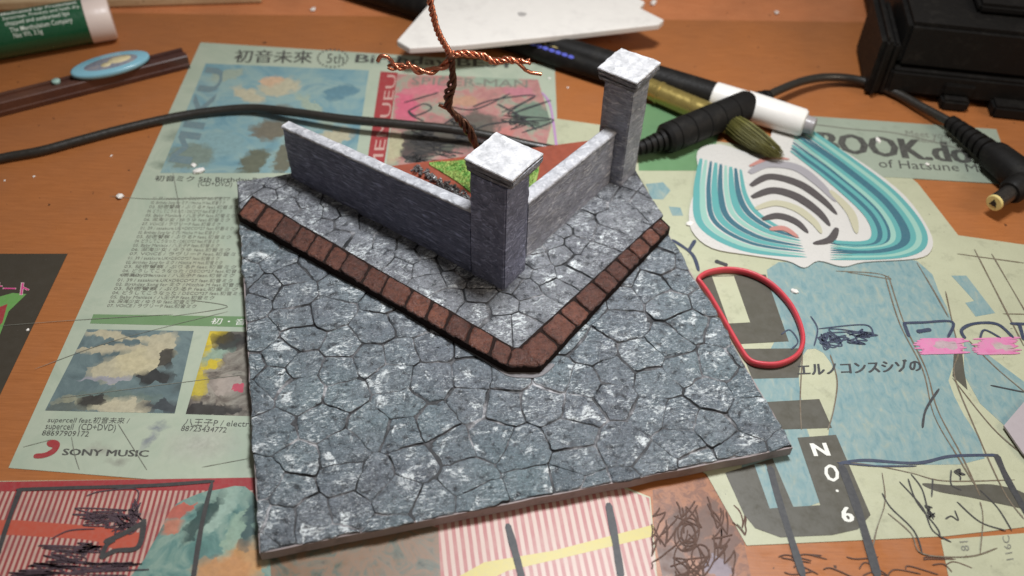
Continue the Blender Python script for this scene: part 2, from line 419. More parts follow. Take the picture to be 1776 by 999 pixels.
_tcache = {}
def text_mesh(s, bold=0.0):
    key = (s, bold)
    if key not in _tcache:
        c = bpy.data.curves.new('lettering', 'FONT'); c.body = s; c.offset = bold; c.resolution_u = 2; c.size = 1.0
        o = bpy.data.objects.new('lettering', c); col.objects.link(o)
        dg = bpy.context.evaluated_depsgraph_get(); dg.update()
        me = bpy.data.meshes.new_from_object(o.evaluated_get(dg))
        v = [tuple(q.co) for q in me.vertices]; f = [tuple(q.vertices) for q in me.polygons]
        bpy.data.objects.remove(o); bpy.data.curves.remove(c); bpy.data.meshes.remove(me)
        _tcache[key] = (v, f)
    return _tcache[key]
def lettering(s, p0, p1, pt, m, parent, z=Z_TEXT, bold=0.0, name='printed_text'):
    """text laid flat from baseline pixel p0 to p1; pt is the pixel of the top of its first letter"""
    v, f = text_mesh(s)
    if not v: return None
    x0 = min(q[0] for q in v); x1 = max(q[0] for q in v); y1 = max(q[1] for q in v); y0 = 0.0
    O, X, Y = at(p0[0], p0[1], z), at(p1[0], p1[1], z), at(pt[0], pt[1], z)
    V, F2 = [], []
    for k in range(3 if bold else 1):     # heavier lettering: the same shapes once more, a hair to the side and above
        dx, dz = k * bold * 1.4, k * 0.003
        b0 = len(V)
        V += [O + (X - O) * ((q[0] + dx - x0) / (x1 + 2.8 * bold - x0)) + (Y - O) * ((q[1] - y0) / (y1 - y0)) + Vector((0, 0, dz)) for q in v]
        F2 += [tuple(i + b0 for i in g) for g in f]
    return new_obj(name, V, F2, m, parent)
def scribble(cx, cy, rx, ry, n, r):
    out = [(cx + r.uniform(-rx, rx), cy + r.uniform(-ry, ry))]
    for _ in range(n):
        x, y = out[-1]; out.append((cx + (x - cx) * -0.55 + r.uniform(-rx, rx) * 0.7, cy + (y - cy) * 0.5 + r.uniform(-ry, ry) * 0.7))
    return out

rnd = random.Random(7)
# ------------------------------------------------------------------ papers lying on the desk
def world_rot(p, q):
    d = at(*q) - at(*p); return math.atan2(d.y, d.x)
ROT_L = world_rot((348, 74), (962, 113))
MT['paper_poster'] = picture_mat('stained_green_paper', [(0.36, 0.415, 0.32), (0.34, 0.395, 0.305), (0.38, 0.425, 0.33), (0.315, 0.37, 0.285)], [(275, 740, 3.4, 1.6, 0.2, (0.17, 0.19, 0.21)), (258, 765, 1.6, 4.5, -0.3, (0.20, 0.22, 0.23)), (350, 770, 12, 7, 0, (0.36, 0.37, 0.31)), (310, 235, 7, 5, 0, (0.19, 0.23, 0.18)), (290, 285, 7, 3, 0, (0.17, 0.21, 0.16)), (330, 470, 12, 18, 0, (0.36, 0.37, 0.27)), (170, 780, 5, 2, 0, (0.30, 0.31, 0.25)), (205, 800, 4, 1.5, 0, (0.26, 0.27, 0.22))], 0.05, 2.5, edge=0.9, facet=0.0)
TL, TR, BL = at(348, 74), at(962, 113), at(15, 812)
BRp = TR + BL - TL
V, Fc = prism([TL, TR, BRp, BL], 0.01, Z_SHEET)
poster = tag(new_obj('music_poster', V, Fc, MT['paper_poster']), 'pale green music poster with song list and two photo rows, under the model', 'poster')

CR, BR_, TE, DK = (0.42, 0.38, 0.26), (0.15, 0.125, 0.085), (0.13, 0.235, 0.215), (0.03, 0.028, 0.027)
SKY = (0.10, 0.20, 0.245)
MT['pic_sky'] = picture_mat('sky_picture', [(0.09, 0.19, 0.24), (0.16, 0.28, 0.31), (0.24, 0.34, 0.32), (0.13, 0.24, 0.29)], [
    (430, 165, 9, 4, -0.6, CR), (485, 150, 9, 7, 0.3, CR), (470, 140, 5, 4, 0, (0.50, 0.34, 0.22)), (455, 190, 11, 3, 0.2, BR_), (545, 190, 15, 3, -0.9, (0.30, 0.36, 0.28)), (575, 240, 10, 5, 0.6, CR), (590, 160, 8, 5, 0.5, SKY),
    (470, 225, 8, 7, 0.2, BR_), (440, 280, 5, 9, -0.2, (0.11, 0.11, 0.07)), (492, 275, 4, 10, 0, (0.13, 0.12, 0.08)), (380, 250, 10, 9, 0.2, (0.19, 0.30, 0.31)), (330, 270, 9, 8, 0, (0.17, 0.21, 0.17)), (395, 130, 8, 4, 0.5, (0.28, 0.33, 0.26))], 0.06)
MT['pic_pink'] = picture_mat('pink_picture', [(0.17, 0.23, 0.17), (0.34, 0.16, 0.15), (0.40, 0.20, 0.18), (0.26, 0.29, 0.22), (0.30, 0.13, 0.13)], [
    (705, 185, 5, 12, 0.1, (0.52, 0.11, 0.17)), (735, 155, 9, 4, 0.3, (0.50, 0.16, 0.19)), (800, 175, 9, 4, 0.2, (0.42, 0.24, 0.16)), (860, 140, 12, 5, 0, (0.25, 0.33, 0.25)), (760, 240, 16, 10, 0, (0.07, 0.075, 0.06)), (720, 260, 8, 8, 0, (0.06, 0.055, 0.05)), (820, 215, 12, 8, 0.2, (0.10, 0.09, 0.075)),
    (875, 232, 4, 5, 0, (0.45, 0.17, 0.15)), (925, 200, 9, 10, 0.4, (0.13, 0.20, 0.15)), (900, 160, 7, 4, 0, (0.42, 0.17, 0.20)), (680, 255, 4, 10, 0, (0.40, 0.38, 0.24))], 0.12, 3.5)
MT['pic_dusk'] = picture_mat('dusk_picture', [(0.07, 0.09, 0.09), (0.10, 0.14, 0.145), (0.14, 0.19, 0.19), (0.09, 0.12, 0.125)], [
    (205, 640, 9, 5, 0.2, CR), (250, 622, 9, 6, 0.3, (0.46, 0.41, 0.26)), (280, 600, 5, 6, 0.2, CR), (200, 604, 13, 1.6, 0.12, (0.40, 0.36, 0.25)), (205, 584, 13, 1.2, -0.1, CR), (268, 653, 6, 2.6, 0, DK), (288, 622, 2.6, 4, 0, DK), (180, 657, 8, 1.0, 0.05, (0.27, 0.27, 0.30)),
    (200, 690, 13, 3.0, 0, (0.12, 0.16, 0.14)), (150, 700, 10, 3.0, 0, (0.24, 0.24, 0.17)), (215, 705, 9, 3.0, 0, (0.44, 0.40, 0.28)), (160, 695, 4, 2, 0.4, DK), (285, 705, 7, 2.4, 0, (0.045, 0.05, 0.055)), (110, 708, 6, 2, 0, (0.10, 0.12, 0.11))], 0.09, 1.4)
MT['pic_yellow'] = picture_mat('yellow_picture', [(0.05, 0.045, 0.04), (0.14, 0.12, 0.10), (0.26, 0.24, 0.20), (0.07, 0.06, 0.055)], [
    (372, 585, 5, 4, 0, (0.55, 0.42, 0.03)), (362, 622, 4, 5, 0.2, (0.52, 0.40, 0.03)), (385, 608, 8, 2.2, 0.8, (0.22, 0.31, 0.25)), (342, 665, 3, 6, 0.2, (0.45, 0.36, 0.04)), (400, 590, 6, 4, 0, DK), (395, 668, 5, 4, 0, (0.34, 0.29, 0.25)), (350, 712, 14, 2.2, 0, DK), (416, 672, 2, 2, 0, (0.45, 0.06, 0.10))], 0.16, 1.4)
MT['cream_patch'] = blotch_mat('cream_patch', [(0.36, 0.31, 0.20), (0.55, 0.50, 0.34), (0.62, 0.58, 0.42)], 0.2)
MT['brown_patch'] = blotch_mat('umber_patch', [(0.10, 0.09, 0.06), (0.22, 0.18, 0.12), (0.32, 0.27, 0.18)], 0.25)
MT['teal_patch'] = blotch_mat('teal_patch', [(0.05, 0.13, 0.12), (0.12, 0.24, 0.21), (0.25, 0.36, 0.29)], 0.12, stretch=(1.6, 0.5, 1), rot=0.3)

a = printed('printed_picture', [(357, 110), (640, 122), (613, 300), (278, 300)], MT['pic_sky'], poster)
MT['slate_print'] = ink('slate_blue_print', (0.12, 0.19, 0.21), 0.4, 0.4)
lettering('MIKU', (330, 285), (392, 120), (292, 280), MT['slate_print'], poster, Z_PRINT + 0.03, 0.02)
printed('printed_picture', [(690, 128), (933, 138), (972, 268), (668, 300)], MT['pic_pink'], poster)
printed('title_block', [(660, 124), (690, 126), (664, 300), (634, 300)], MT['red_print'], poster, Z_PRINT + 0.015)
MT['rose_print'] = ink('rose_print', (0.50, 0.30, 0.26), 0.4, 0.3)
lettering('MEMUEU', (660, 298), (688, 130), (642, 298), MT['rose_print'], poster, Z_PRINT + 0.03, 0.0)
lettering('SPIDER-MAN', (713, 146), (915, 152), (715, 133), MT['text_soft'], poster, Z_TEXT + 0.02)
lettering('初音未來', (405, 106), (541, 108), (409, 86), MT['text'], poster, bold=0.012)
lettering('5th', (566, 109), (596, 110), (568, 93), MT['text'], poster, bold=0.0)
dots = [(577 + 26 * math.cos(i * 0.2856), 101 + 15 * math.sin(i * 0.2856)) for i in range(22)]
VV, FF = [], []
for (x, y) in dots:
    b = len(VV); VV += [at(x - 1.6, y - 1.3, Z_TEXT), at(x + 1.6, y - 1.3, Z_TEXT), at(x + 1.6, y + 1.3, Z_TEXT), at(x - 1.6, y + 1.3, Z_TEXT)]; FF.append((b + 3, b + 2, b + 1, b))
new_obj('dotted_ring', VV, FF, MT['text'], poster)
lettering('Birthday BEST', (615, 108), (893, 118), (618, 94), MT['text'], poster, bold=0.015)
lettering('初音ミク 5th Birthday Best', (268, 313), (468, 316), (270, 304), MT['text'], poster, bold=0.008)
lettering('(CD+DVD)', (343, 322), (402, 323), (345, 314), MT['text'], poster)
songs = ['01. 39 / sasakure.UK×DECO*27 feat.初音ミク', '02. Birthday Song for ミク / Mitchie M feat.初音ミク', '03. 秘密警察 / ぶりるP feat.初音ミク', '04. どうしてこうなった / DECO*27 feat.初音ミク',
         '05. Baby Maniacs / 八王子P feat.初音ミク', '06. 深海少女 / ゆうゆ feat.初音ミク', '07. VOiCE / ラヴリーP feat.初音ミク']
y = 340.0; i = 0
while y < 474:
    xs = 264 - (y - 340) * 0.415; s = songs[i % 7]; ln = 140 + 55 * rnd.random()
    lettering(s, (xs, y + 6), (xs + ln * (0.85 + 0.3 * (y - 340) / 134), y + 7.2), (xs + 2.4, y), MT['text_soft'], poster); y += 7.4; i += 1
lettering('<特典DVD>', (207, 479), (262, 480), (209, 473), MT['text_soft'], poster)
for i, s in enumerate(songs):
    y = 481.5 + i * 7.4; xs = 203 - i * 3.0; ln = (200, 225, 215, 228, 180, 150, 155)[i]
    lettering(s, (xs, y + 6.2), (xs + ln, y + 8), (xs + 2.5, y), MT['text_soft'], poster, bold=0.004)
printed('green_band', [(162, 545), (640, 552), (636, 572), (156, 561)], MT['green_band'], poster)
lettering('初・音', (365, 561), (425, 563), (369, 551), MT['white_print'], poster)
printed('printed_picture', [(151, 571), (336, 574), (303, 717), (78, 712)], MT['pic_dusk'], poster)
MT['ink_dark'] = ink('dark_print', (0.03, 0.028, 0.028), 0.7, 0.1)
printed('printed_picture', [(364, 574), (455, 576), (440, 722), (322, 718)], MT['pic_yellow'], poster)
lettering('supercell feat.初音未來 /', (82, 732), (223, 734), (86, 722), MT['text'], poster)
lettering('supercell  (CD+DVD)', (78, 744), (200, 747), (81, 733), MT['text'], poster)
lettering('88697909172', (72, 755), (153, 757), (75, 746), MT['text'], poster)
lettering('八王子P / electric love', (318, 737), (475, 741), (321, 726), MT['text'], poster)
lettering('88725434772', (313, 747), (392, 750), (316, 738), MT['text'], poster)
lettering('SONY MUSIC', (107, 789), (257, 792), (110, 778), MT['text'], poster, bold=0.022)
printed('red_logo', smooth_px([(58, 792), (62, 787), (78, 785), (91, 777), (84, 774), (81, 768), (88, 763), (99, 764), (104, 770), (101, 779), (92, 788), (76, 794), (62, 795)], 4), MT['red_print'], poster, Z_TEXT)
# pen over the pink picture
strokes('marker_scribble', [[(700, 178), (745, 165), (760, 160)], [(708, 192), (735, 180), (748, 188), (722, 200), (708, 192)], [(708, 192), (714, 200), (735, 210)], [(760, 178), (820, 190), (885, 162)], [(820, 185), (860, 172), (928, 166), (870, 195)],
                    [(928, 166), (880, 198), (955, 174), (905, 190)], [(955, 174), (892, 198), (960, 208), (905, 230)], [(862, 180), (900, 200), (930, 225)], [(800, 240), (850, 215), (955, 208)], [(770, 215), (800, 200), (812, 225), (790, 240)]], 3.4, MT['marker'], poster, Z_MARK)
sc = [scribble(cx, cy, rx, ry, 30, rnd) for cx, cy, rx, ry in ((735, 235, 35, 14), (760, 262, 50, 18), (800, 225, 30, 22), (720, 275, 25, 14), (835, 240, 25, 15), (900, 215, 32, 14))]
strokes('pencil_shading', sc, 2.2, MT['ink_dark'], poster, Z_MARK)
MT['violet'] = ink('violet_pencil', (0.42, 0.22, 0.44), 0.4, 0.4)
stroke('violet_line', [(940, 160), (955, 185), (966, 260)], 4, MT['violet'], poster)

# dark flyer
flyer = tag(sheet('dark_flyer', [(-300, 440), (117, 440), (-10, 705), (-420, 705)], MT['flyer_dark']), 'dark brown flyer with magenta and green lettering beside the song poster', 'flyer')
printed('green_print', [(-20, 520), (22, 508), (46, 510), (15, 540), (0, 580), (-25, 600)], MT['green_print'], flyer)
printed('red_print', [(-20, 540), (13, 527), (4, 560), (-20, 580)], MT['red_print'], flyer, Z_PRINT + 0.01)
MT['rose_white'] = ink('rose_white', (0.62, 0.42, 0.42), 0.4, 0.2)
lettering('コンサート', (-70, 510), (50, 511), (-66, 489), MT['rose_white'], flyer, Z_TEXT, 0.05)
lettering('コンサート', (-69, 509), (49, 510), (-65, 490), MT['magenta'], flyer, Z_TEXT + 0.02, 0.015)

# striped sheet in front of the model, and its two halves of print
ROT_S = world_rot((0, 850), (440, 845))
striped = tag(sheet('striped_poster', [(-150, 836), (440, 829), (1010, 815), (1128, 862), (1150, 1120), (-250, 1120)], MT['paper_cream'], 0, 0.13), 'red striped poster with orange and yellow bands under the front edge of the model', 'poster')
MT['str_l'] = stripe_mat('red_white_stripes', (0.27, 0.05, 0.05), (0.47, 0.32, 0.26), 1.3, -ROT_S)
MT['str_r'] = stripe_mat('pale_red_stripes', (0.36, 0.12, 0.11), (0.50, 0.38, 0.32), 1.85, -world_rot((720, 950), (1100, 905)), (0.45, 0.3, 0.25))
printed('stripe_print', [(-150, 838), (452, 830), (470, 1115), (-250, 1115)], MT['str_l'], striped)
printed('red_band', [(-150, 838), (452, 828), (452, 850), (-150, 853)], MT['red_print'], striped, Z_PRINT + 0.015)
printed('orange_band', [(-150, 900), (30, 902), (160, 912), (250, 925), (240, 950), (140, 935), (20, 928), (-150, 926)], MT['orange_print'], striped, Z_PRINT + 0.015)
printed('stripe_print', [(690, 880), (1010, 820), (1126, 864), (1148, 1115), (690, 1115)], MT['str_r'], striped)
printed('yellow_band', [(790, 1003), (840, 975), (960, 955), (1133, 910), (1134, 930), (1000, 962), (880, 990), (840, 1010)], MT['yellow_print'], striped, Z_PRINT + 0.015)
MT['pic_green'] = blotch_mat('olive_picture', [(0.03, 0.045, 0.035), (0.09, 0.11, 0.085), (0.20, 0.12, 0.07), (0.14, 0.125, 0.09), (0.05, 0.05, 0.04)], 0.14)
printed('printed_picture', [(440, 950), (700, 900), (760, 915), (770, 1115), (440, 1115)], MT['pic_green'], striped, Z_PRINT + 0.02)
# teal field of print at the corner of the model
MT['pic_teal'] = picture_mat('teal_picture', [(0.05, 0.11, 0.10), (0.10, 0.20, 0.18), (0.20, 0.29, 0.24), (0.07, 0.14, 0.13)], [
    (310, 885, 5, 2.4, 0.3, (0.42, 0.10, 0.07)), (297, 915, 2.4, 2.4, 0, (0.42, 0.16, 0.10)), (420, 975, 6, 7, 0.3, (0.46, 0.24, 0.09)), (385, 990, 7, 5, 0, (0.44, 0.22, 0.09)), (385, 880, 3, 9, -0.3, (0.26, 0.36, 0.30)), (350, 900, 2, 9, -0.4, (0.03, 0.06, 0.055)), (432, 905, 2, 8, 0, (0.05, 0.09, 0.09)), (405, 925, 2, 8, -0.2, (0.24, 0.34, 0.26))], 0.14, 1.6)
printed('printed_picture', smooth_px([(300, 880), (330, 862), (372, 850), (440, 856), (470, 1010), (420, 1030), (225, 1030), (250, 970), (275, 925)], 4), MT['pic_teal'], striped, Z_PRINT + 0.03)
printed('orange_patch', [(170, 930), (196, 918), (240, 925), (238, 948), (205, 953), (172, 946)], MT['orange_print'], striped, Z_PRINT + 0.03)

# the cream sheet at the right with large charcoal letters
ZC = 0.20
cream = tag(sheet('cream_poster', [(960, 205), (1560, 290), (1592, 318), (1662, 408), (1830, 432), (1900, 900), (1640, 930), (1295, 946), (1225, 822), (1000, 700), (900, 420)], MT['paper_cream'], 0.0, ZC), 'cream poster with blue wash and large charcoal letters NO.6', 'poster')
zp = ZC + 0.04
MT['moss_print'] = paper_mat('moss_green_print', (0.13, 0.25, 0.12), 0.4)
printed('green_band', [(1100, 180), (1260, 180), (1230, 296), (1108, 296)], MT['moss_print'], cream, zp)
for px in ([(1120, 319), (1150, 316), (1163, 330), (1150, 346), (1130, 345)], [(1160, 358), (1180, 360), (1185, 374), (1166, 374)]):
    printed('blue_patch', px, MT['blue_wash'], cream, zp)
printed('blue_wash', smooth_px([(1330, 468), (1380, 455), (1440, 445), (1590, 452), (1628, 505), (1652, 560), (1660, 620), (1645, 660), (1672, 720), (1708, 795), (1600, 806), (1450, 800), (1438, 745), (1450, 690), (1450, 650), (1428, 612), (1400, 606), (1385, 640), (1390, 692), (1400, 745), (1425, 870), (1300, 880), (1290, 740), (1305, 650), (1345, 590)], 2), MT['blue_wash'], cream, zp)
printed('blue_wash', [(1672, 590), (1700, 605), (1776, 662), (1800, 700), (1742, 738), (1700, 700), (1672, 650)], MT['blue_wash'], cream, zp)
printed('blue_wash', smooth_px([(1420, 330), (1475, 300), (1510, 345), (1500, 380), (1440, 350)], 3), MT['blue_wash'], cream, zp)
printed('blue_patch', [(1650, 478), (1676, 478), (1726, 543), (1692, 549), (1674, 525), (1690, 522)], MT['blue_wash'], cream, zp)
zb = zp + 0.04
printed('charcoal_letter', [(1215, 479), (1328, 476), (1368, 592), (1275, 597)], MT['dark_block'], cream, zb)
printed('cream_slot', [(1235, 480), (1273, 479), (1301, 559), (1264, 561)], MT['paper_cream'], cream, zb + 0.02)
printed('charcoal_letter', [(1284, 605), (1393, 604), (1385, 655), (1305, 657)], MT['dark_block'], cream, zb)
printed('charcoal_letter', [(1330, 697), (1421, 692), (1443, 742), (1355, 745)], MT['dark_block'], cream, zb)
printed('charcoal_letter', [(1258, 820), (1291, 893), (1310, 916), (1354, 932), (1443, 928), (1488, 918), (1510, 893), (1450, 754), (1383, 759), (1423, 876), (1376, 879), (1340, 795), (1290, 810)], MT['dark_block'], cream, zb)
printed('blue_slot', [(1308, 805), (1328, 805), (1354, 880), (1335, 882)], MT['blue_wash'], cream, zb + 0.02)
for ch, p0, p1, pt in (('N', (1412, 791), (1441, 790), (1404, 769)), ('O', (1434, 836), (1459, 833), (1426, 807)), ('.', (1450, 853), (1455, 853), (1449, 849)), ('6', (1463, 906), (1484, 904), (1454, 880))):
    lettering(ch, p0, p1, pt, MT['white_print'], cream, zb + 0.03, 0.03)
# brown outlines drawn over the poster
bl = [[(1535, 478), (1560, 560), (1600, 640), (1620, 720), (1660, 790), (1690, 840)], [(1541, 478), (1568, 560), (1606, 640), (1626, 710), (1668, 790), (1700, 860)], [(1640, 505), (1652, 560), (1662, 610), (1655, 650), (1690, 740), (1740, 850), (1776, 900)],
      [(1680, 590), (1730, 640), (1790, 690)], [(1652, 655), (1720, 740), (1776, 790)], [(1392, 612), (1388, 690), (1390, 745)], [(1440, 615), (1452, 660), (1446, 710), (1436, 745)], [(1590, 455), (1620, 505), (1645, 550)],
      [(1450, 800), (1520, 808), (1580, 820), (1640, 834), (1760, 832)], [(1660, 440), (1776, 456)], [(1690, 432), (1776, 600)], [(1720, 440), (1790, 560)], [(1450, 470), (1520, 474), (1545, 484), (1520, 480), (1470, 472)], [(1740, 544), (1790, 545)],
      [(1530, 820), (1535, 870), (1520, 920), (1510, 970)], [(1540, 890), (1580, 925), (1600, 960), (1680, 965), (1730, 950)], [(1700, 870), (1705, 900), (1700, 960)]]
for q in bl: stroke('outline_stroke', q, 2.2, MT['brown_line'], cream, zb + 0.03, wob=0.5)
printed('brown_shape', smooth_px([(1600, 838), (1660, 842), (1720, 840), (1776, 855), (1800, 885), (1740, 875), (1680, 862), (1625, 852)], 4), MT['dark_block'], cream, zb)
printed('brown_shape', [(1655, 600), (1668, 602), (1672, 640), (1678, 676), (1652, 652)], MT['dark_block'], cream, zb)
sc = [[(1560, 835), (1600, 880), (1618, 920), (1650, 940)], [(1580, 822), (1600, 850), (1612, 900)], [(1575, 830), (1590, 870), (1625, 915), (1630, 930)], [(1618, 830), (1616, 862)], [(1650, 815), (1650, 840), (1668, 850)], [(1640, 900), (1650, 895), (1662, 902), (1656, 885)], [(1530, 855), (1545, 880), (1585, 920), (1600, 960)], [(1700, 850), (1730, 880), (1755, 920)], [(1660, 870), (1700, 905), (1745, 920)], scribble(1612, 895, 10, 18, 12, rnd), scribble(1665, 830, 14, 14, 10, rnd)]
strokes('sketch_lines', sc, 2.6, MT['ink_dark'], cream, zb + 0.06)

small = tag(sheet('cream_leaflet', [(1632, 936), (1900, 915), (1960, 1120), (1670, 1120)], MT['paper_cream'], 0, 0.14), 'cream leaflet with small numbers at the lower corner past the desk wood', 'leaflet')
lettering('81', (1682, 955), (1678, 938), (1668, 956), MT['text_soft'], small)
lettering('116C', (1758, 970), (1750, 928), (1746, 972), MT['text_soft'], small)

book = tag(sheet('book_banner', [(1330, 196), (1560, 212), (1728, 224), (1762, 320), (1560, 308), (1380, 300)], MT['paper_mint'], 0.0, 0.33), 'pale mint banner sheet printed with the large word BOOK', 'banner')
lettering('BOOK.do', (1422, 262), (1690, 284), (1416, 228), MT['text'], book, 0.37, 0.035)
lettering('of Hatsune Mi', (1525, 290), (1705, 299), (1522, 276), MT['text'], book, 0.37)
lettering('Meet your', (1572, 236), (1655, 241), (1570, 226), MT['text_soft'], book, 0.37)
lettering('next fan', (1588, 246), (1655, 250), (1586, 238), MT['text_soft'], book, 0.37)
stroke('grey_line', [(1400, 214), (1480, 224), (1560, 232), (1680, 262)], 3, MT['text_soft'], book, 0.37)

# marker drawn straight over wood and papers
strk = [([(28, 849), (120, 846), (260, 842), (372, 834)], 7, 'ink_dark'), ([(36, 846), (14, 905), (-5, 965)], 8, 'ink_dark'), ([(368, 836), (350, 910), (334, 1010)], 8, 'ink_dark'),
        ([(880, 908), (893, 955), (906, 1005)], 12, 'marker'), ([(1055, 872), (1066, 930), (1078, 1005)], 13, 'marker'), ([(1335, 808), (1352, 870), (1395, 1005)], 13, 'marker'), ([(1458, 804), (1490, 890), (1524, 1005)], 15, 'marker'),
        ([(1455, 804), (1500, 798), (1590, 803), (1650, 791), (1732, 789)], 6, 'navy'), ([(1728, 788), (1748, 832), (1790, 905)], 11, 'marker'),
        ([(1629, 674), (1606, 710), (1600, 742)], 4, 'marker'), ([(1718, 668), (1776, 680)], 3, 'marker'), ([(1165, 415), (1200, 440), (1212, 470)], 6, 'navy'), ([(1206, 416), (1194, 436)], 6, 'navy'),
        ([(1240, 452), (1262, 460)], 8, 'marker'), ([(1452, 802), (1520, 808), (1590, 808)], 3, 'navy')]
for q, wd, mk in strk: stroke('marker_line', q, wd, MT[mk], desk, 0.36)
# navy block letters with pink highlighter under them
for q, wd in (([(1566, 560), (1600, 559), (1652, 558), (1644, 585)], 5), ([(1568, 560), (1577, 584)], 6), ([(1590, 575), (1615, 571)], 8), ([(1674, 587), (1668, 572), (1690, 561), (1730, 562), (1758, 586)], 6), ([(1700, 586), (1708, 572), (1736, 586)], 4), ([(1752, 561), (1790, 562)], 6), ([(1768, 562), (1776, 590)], 6)):
    stroke('navy_lettering', q, wd, MT['navy'], desk, 0.40, wob=0.15)
MT['pink_soft'] = picture_mat('pink_marker_field', [(0.52, 0.14, 0.29), (0.58, 0.20, 0.36), (0.46, 0.24, 0.32)], [(1640, 600, 4, 1.6, 0, (0.40, 0.32, 0.33)), (1738, 602, 3, 1.4, 0, (0.40, 0.36, 0.32))], 0.35, 1.0)
for x0, x1 in ((1588, 1684), (1690, 1774)):
    q = []
    for k in range(9):
        q += [(x0 + rnd.uniform(-5, 14), 588 + k * 3.2), (x1 - rnd.uniform(-4, 18), 586 + k * 3.2 + rnd.uniform(-1, 2))]
    strokes('pink_highlight', [q[i:i + 2] for i in range(len(q) - 1)], 4.2, MT['pink_soft'], desk, 0.37, wob=0.5)
def handwriting(x0, x1, y, h, n, wd, m, z=0.38):
    out = []
    for i in range(n):
        x = x0 + (x1 - x0) * (i + 0.5) / n; ww = (x1 - x0) / n * 0.42
        for _ in range(rnd.randint(3, 5)):
            ax, ay = x + rnd.uniform(-ww, ww), y + rnd.uniform(-h, h) * 0.5
            if rnd.random() < 0.5: out.append([(ax, ay), (ax + rnd.uniform(0.4, 1) * ww, ay + rnd.uniform(-2, 2))])
            else: out.append([(ax, y - h / 2), (ax + rnd.uniform(-3, 3), y), (ax + rnd.uniform(-4, 4), y + h / 2)])
    strokes('handwriting', out, wd, m, desk, z)
lettering('エルノコンスシゾの', (1384, 650), (1600, 642), (1382, 630), MT['marker'], desk, 0.38, 0.03, name='handwriting')
sc = [scribble(cx, cy, rx, ry, 22, rnd) for cx, cy, rx, ry in ((1450, 585, 26, 18), (1485, 585, 26, 14), (1500, 580, 20, 8), (1430, 590, 12, 18))]
sc += [[(1355, 580), (1370, 572), (1384, 592), (1372, 606)], [(1406, 548), (1418, 570), (1412, 600)], [(1420, 570), (1500, 563), (1515, 580)]]
strokes('marker_scribble', sc, 2.6, MT['navy'], desk, 0.39)
# scribbles on the striped poster and on the bare wood in front
sc = []
for cx, cy, rx, ry in ((180, 898, 45, 16), (215, 905, 30, 25), (120, 962, 55, 18), (90, 985, 60, 12), (185, 985, 60, 14), (235, 890, 14, 30), (150, 950, 30, 10), (60, 1000, 60, 8)):
    sc.append(scribble(cx, cy, rx, ry, 26, rnd))
sc += [[(88, 935), (120, 920), (165, 917)], [(150, 860), (175, 852), (235, 848), (238, 870)], [(155, 880), (150, 895), (165, 905)]]
MT['plum'] = ink('plum_pen', (0.055, 0.028, 0.04), 0.7, 0.1)
strokes('pen_scribble', sc, 2.3, MT['plum'], desk, 0.37)
for q in ([(180, 940), (215, 925), (245, 908), (250, 900)], [(175, 968), (200, 955), (240, 948), (250, 900)], [(175, 968), (185, 945), (200, 935)]):
    stroke('marker_line', q, 9, MT['ink_dark'], desk, 0.42)
sc = []
for _ in range(34):
    x = 1140 + rnd.random() * 140; yy = 862 + rnd.random() * 130; q = [(x, yy)]
    an = rnd.choice((1.0, 1.5, 2.1)) + rnd.gauss(0, 0.15)
    for k in range(rnd.randint(2, 4)):
        ln = rnd.uniform(18, 52); x += math.cos(an) * ln; yy += math.sin(an) * ln * 0.9; q.append((x + rnd.uniform(-4, 4), yy)); an += rnd.choice((-2.5, 2.6, 0.3))
    q = [(min(1292, max(1130, a)), min(1010, max(858, b))) for a, b in q]
    sc += [[q[i], ((q[i][0] + q[i + 1][0]) / 2 + 2, (q[i][1] + q[i + 1][1]) / 2), q[i + 1]] for i in range(len(q) - 1)]
for _ in range(5):
    x = 1160 + rnd.random() * 100; yy = 910 + rnd.random() * 60; r = rnd.uniform(12, 26)
    sc.append([(x + r * math.cos(k * 0.9), yy + r * 1.3 * math.sin(k * 0.9)) for k in range(8)])
MT['umber_pen'] = ink('umber_pen', (0.085, 0.04, 0.025), 0.75, 0.05)
MT['pen_wash'] = picture_mat('brown_pen_wash', [(0.20, 0.075, 0.03), (0.30, 0.12, 0.05), (0.16, 0.06, 0.028), (0.26, 0.10, 0.042)], [(1190, 920, 4, 7, 0.3, (0.09, 0.04, 0.022)), (1240, 960, 5, 5, 0, (0.11, 0.05, 0.03)), (1165, 975, 4, 5, 0, (0.10, 0.045, 0.025)), (1225, 900, 3, 6, -0.4, (0.10, 0.045, 0.025)), (1265, 930, 2.5, 5, 0.3, (0.12, 0.055, 0.035)), (1250, 985, 4, 3, 0, (0.20, 0.16, 0.19))], 0.3, 2.5)
printed('pen_wash', [(1132, 850), (1230, 825), (1288, 930), (1305, 1010), (1152, 1015), (1135, 930)], MT['pen_wash'], desk, 0.05)
strokes('pen_drawing', sc, 2.6, MT['umber_pen'], desk, 0.20)
sc = []
for _ in range(16):
    x = 1340 + rnd.random() * 300; yy = 965 + rnd.random() * 40
    sc.append([(x, yy), (x + rnd.uniform(5, 25), yy + rnd.uniform(-14, 4)), (x + rnd.uniform(30, 60), yy + rnd.uniform(-5, 18))])
strokes('pen_scribble', sc, 2.2, MT['umber_pen'], desk, 0.20)
# long knife scratches across the left poster
for q in ([(60, 640), (200, 590), (395, 540)], [(0, 565), (130, 555), (300, 545)], [(105, 690), (300, 665), (420, 650)], [(190, 340), (270, 345), (400, 342)], [(124, 757), (130, 790), (138, 815)], [(205, 735), (230, 775), (255, 815)], [(330, 520), (395, 532), (300, 548)], [(300, 300), (312, 370), (310, 410)], [(40, 775), (90, 762)], [(350, 810), (430, 795)]):
    stroke('scratch', q, 1.0, MT['text_soft'], desk, 0.30, wob=0.6)
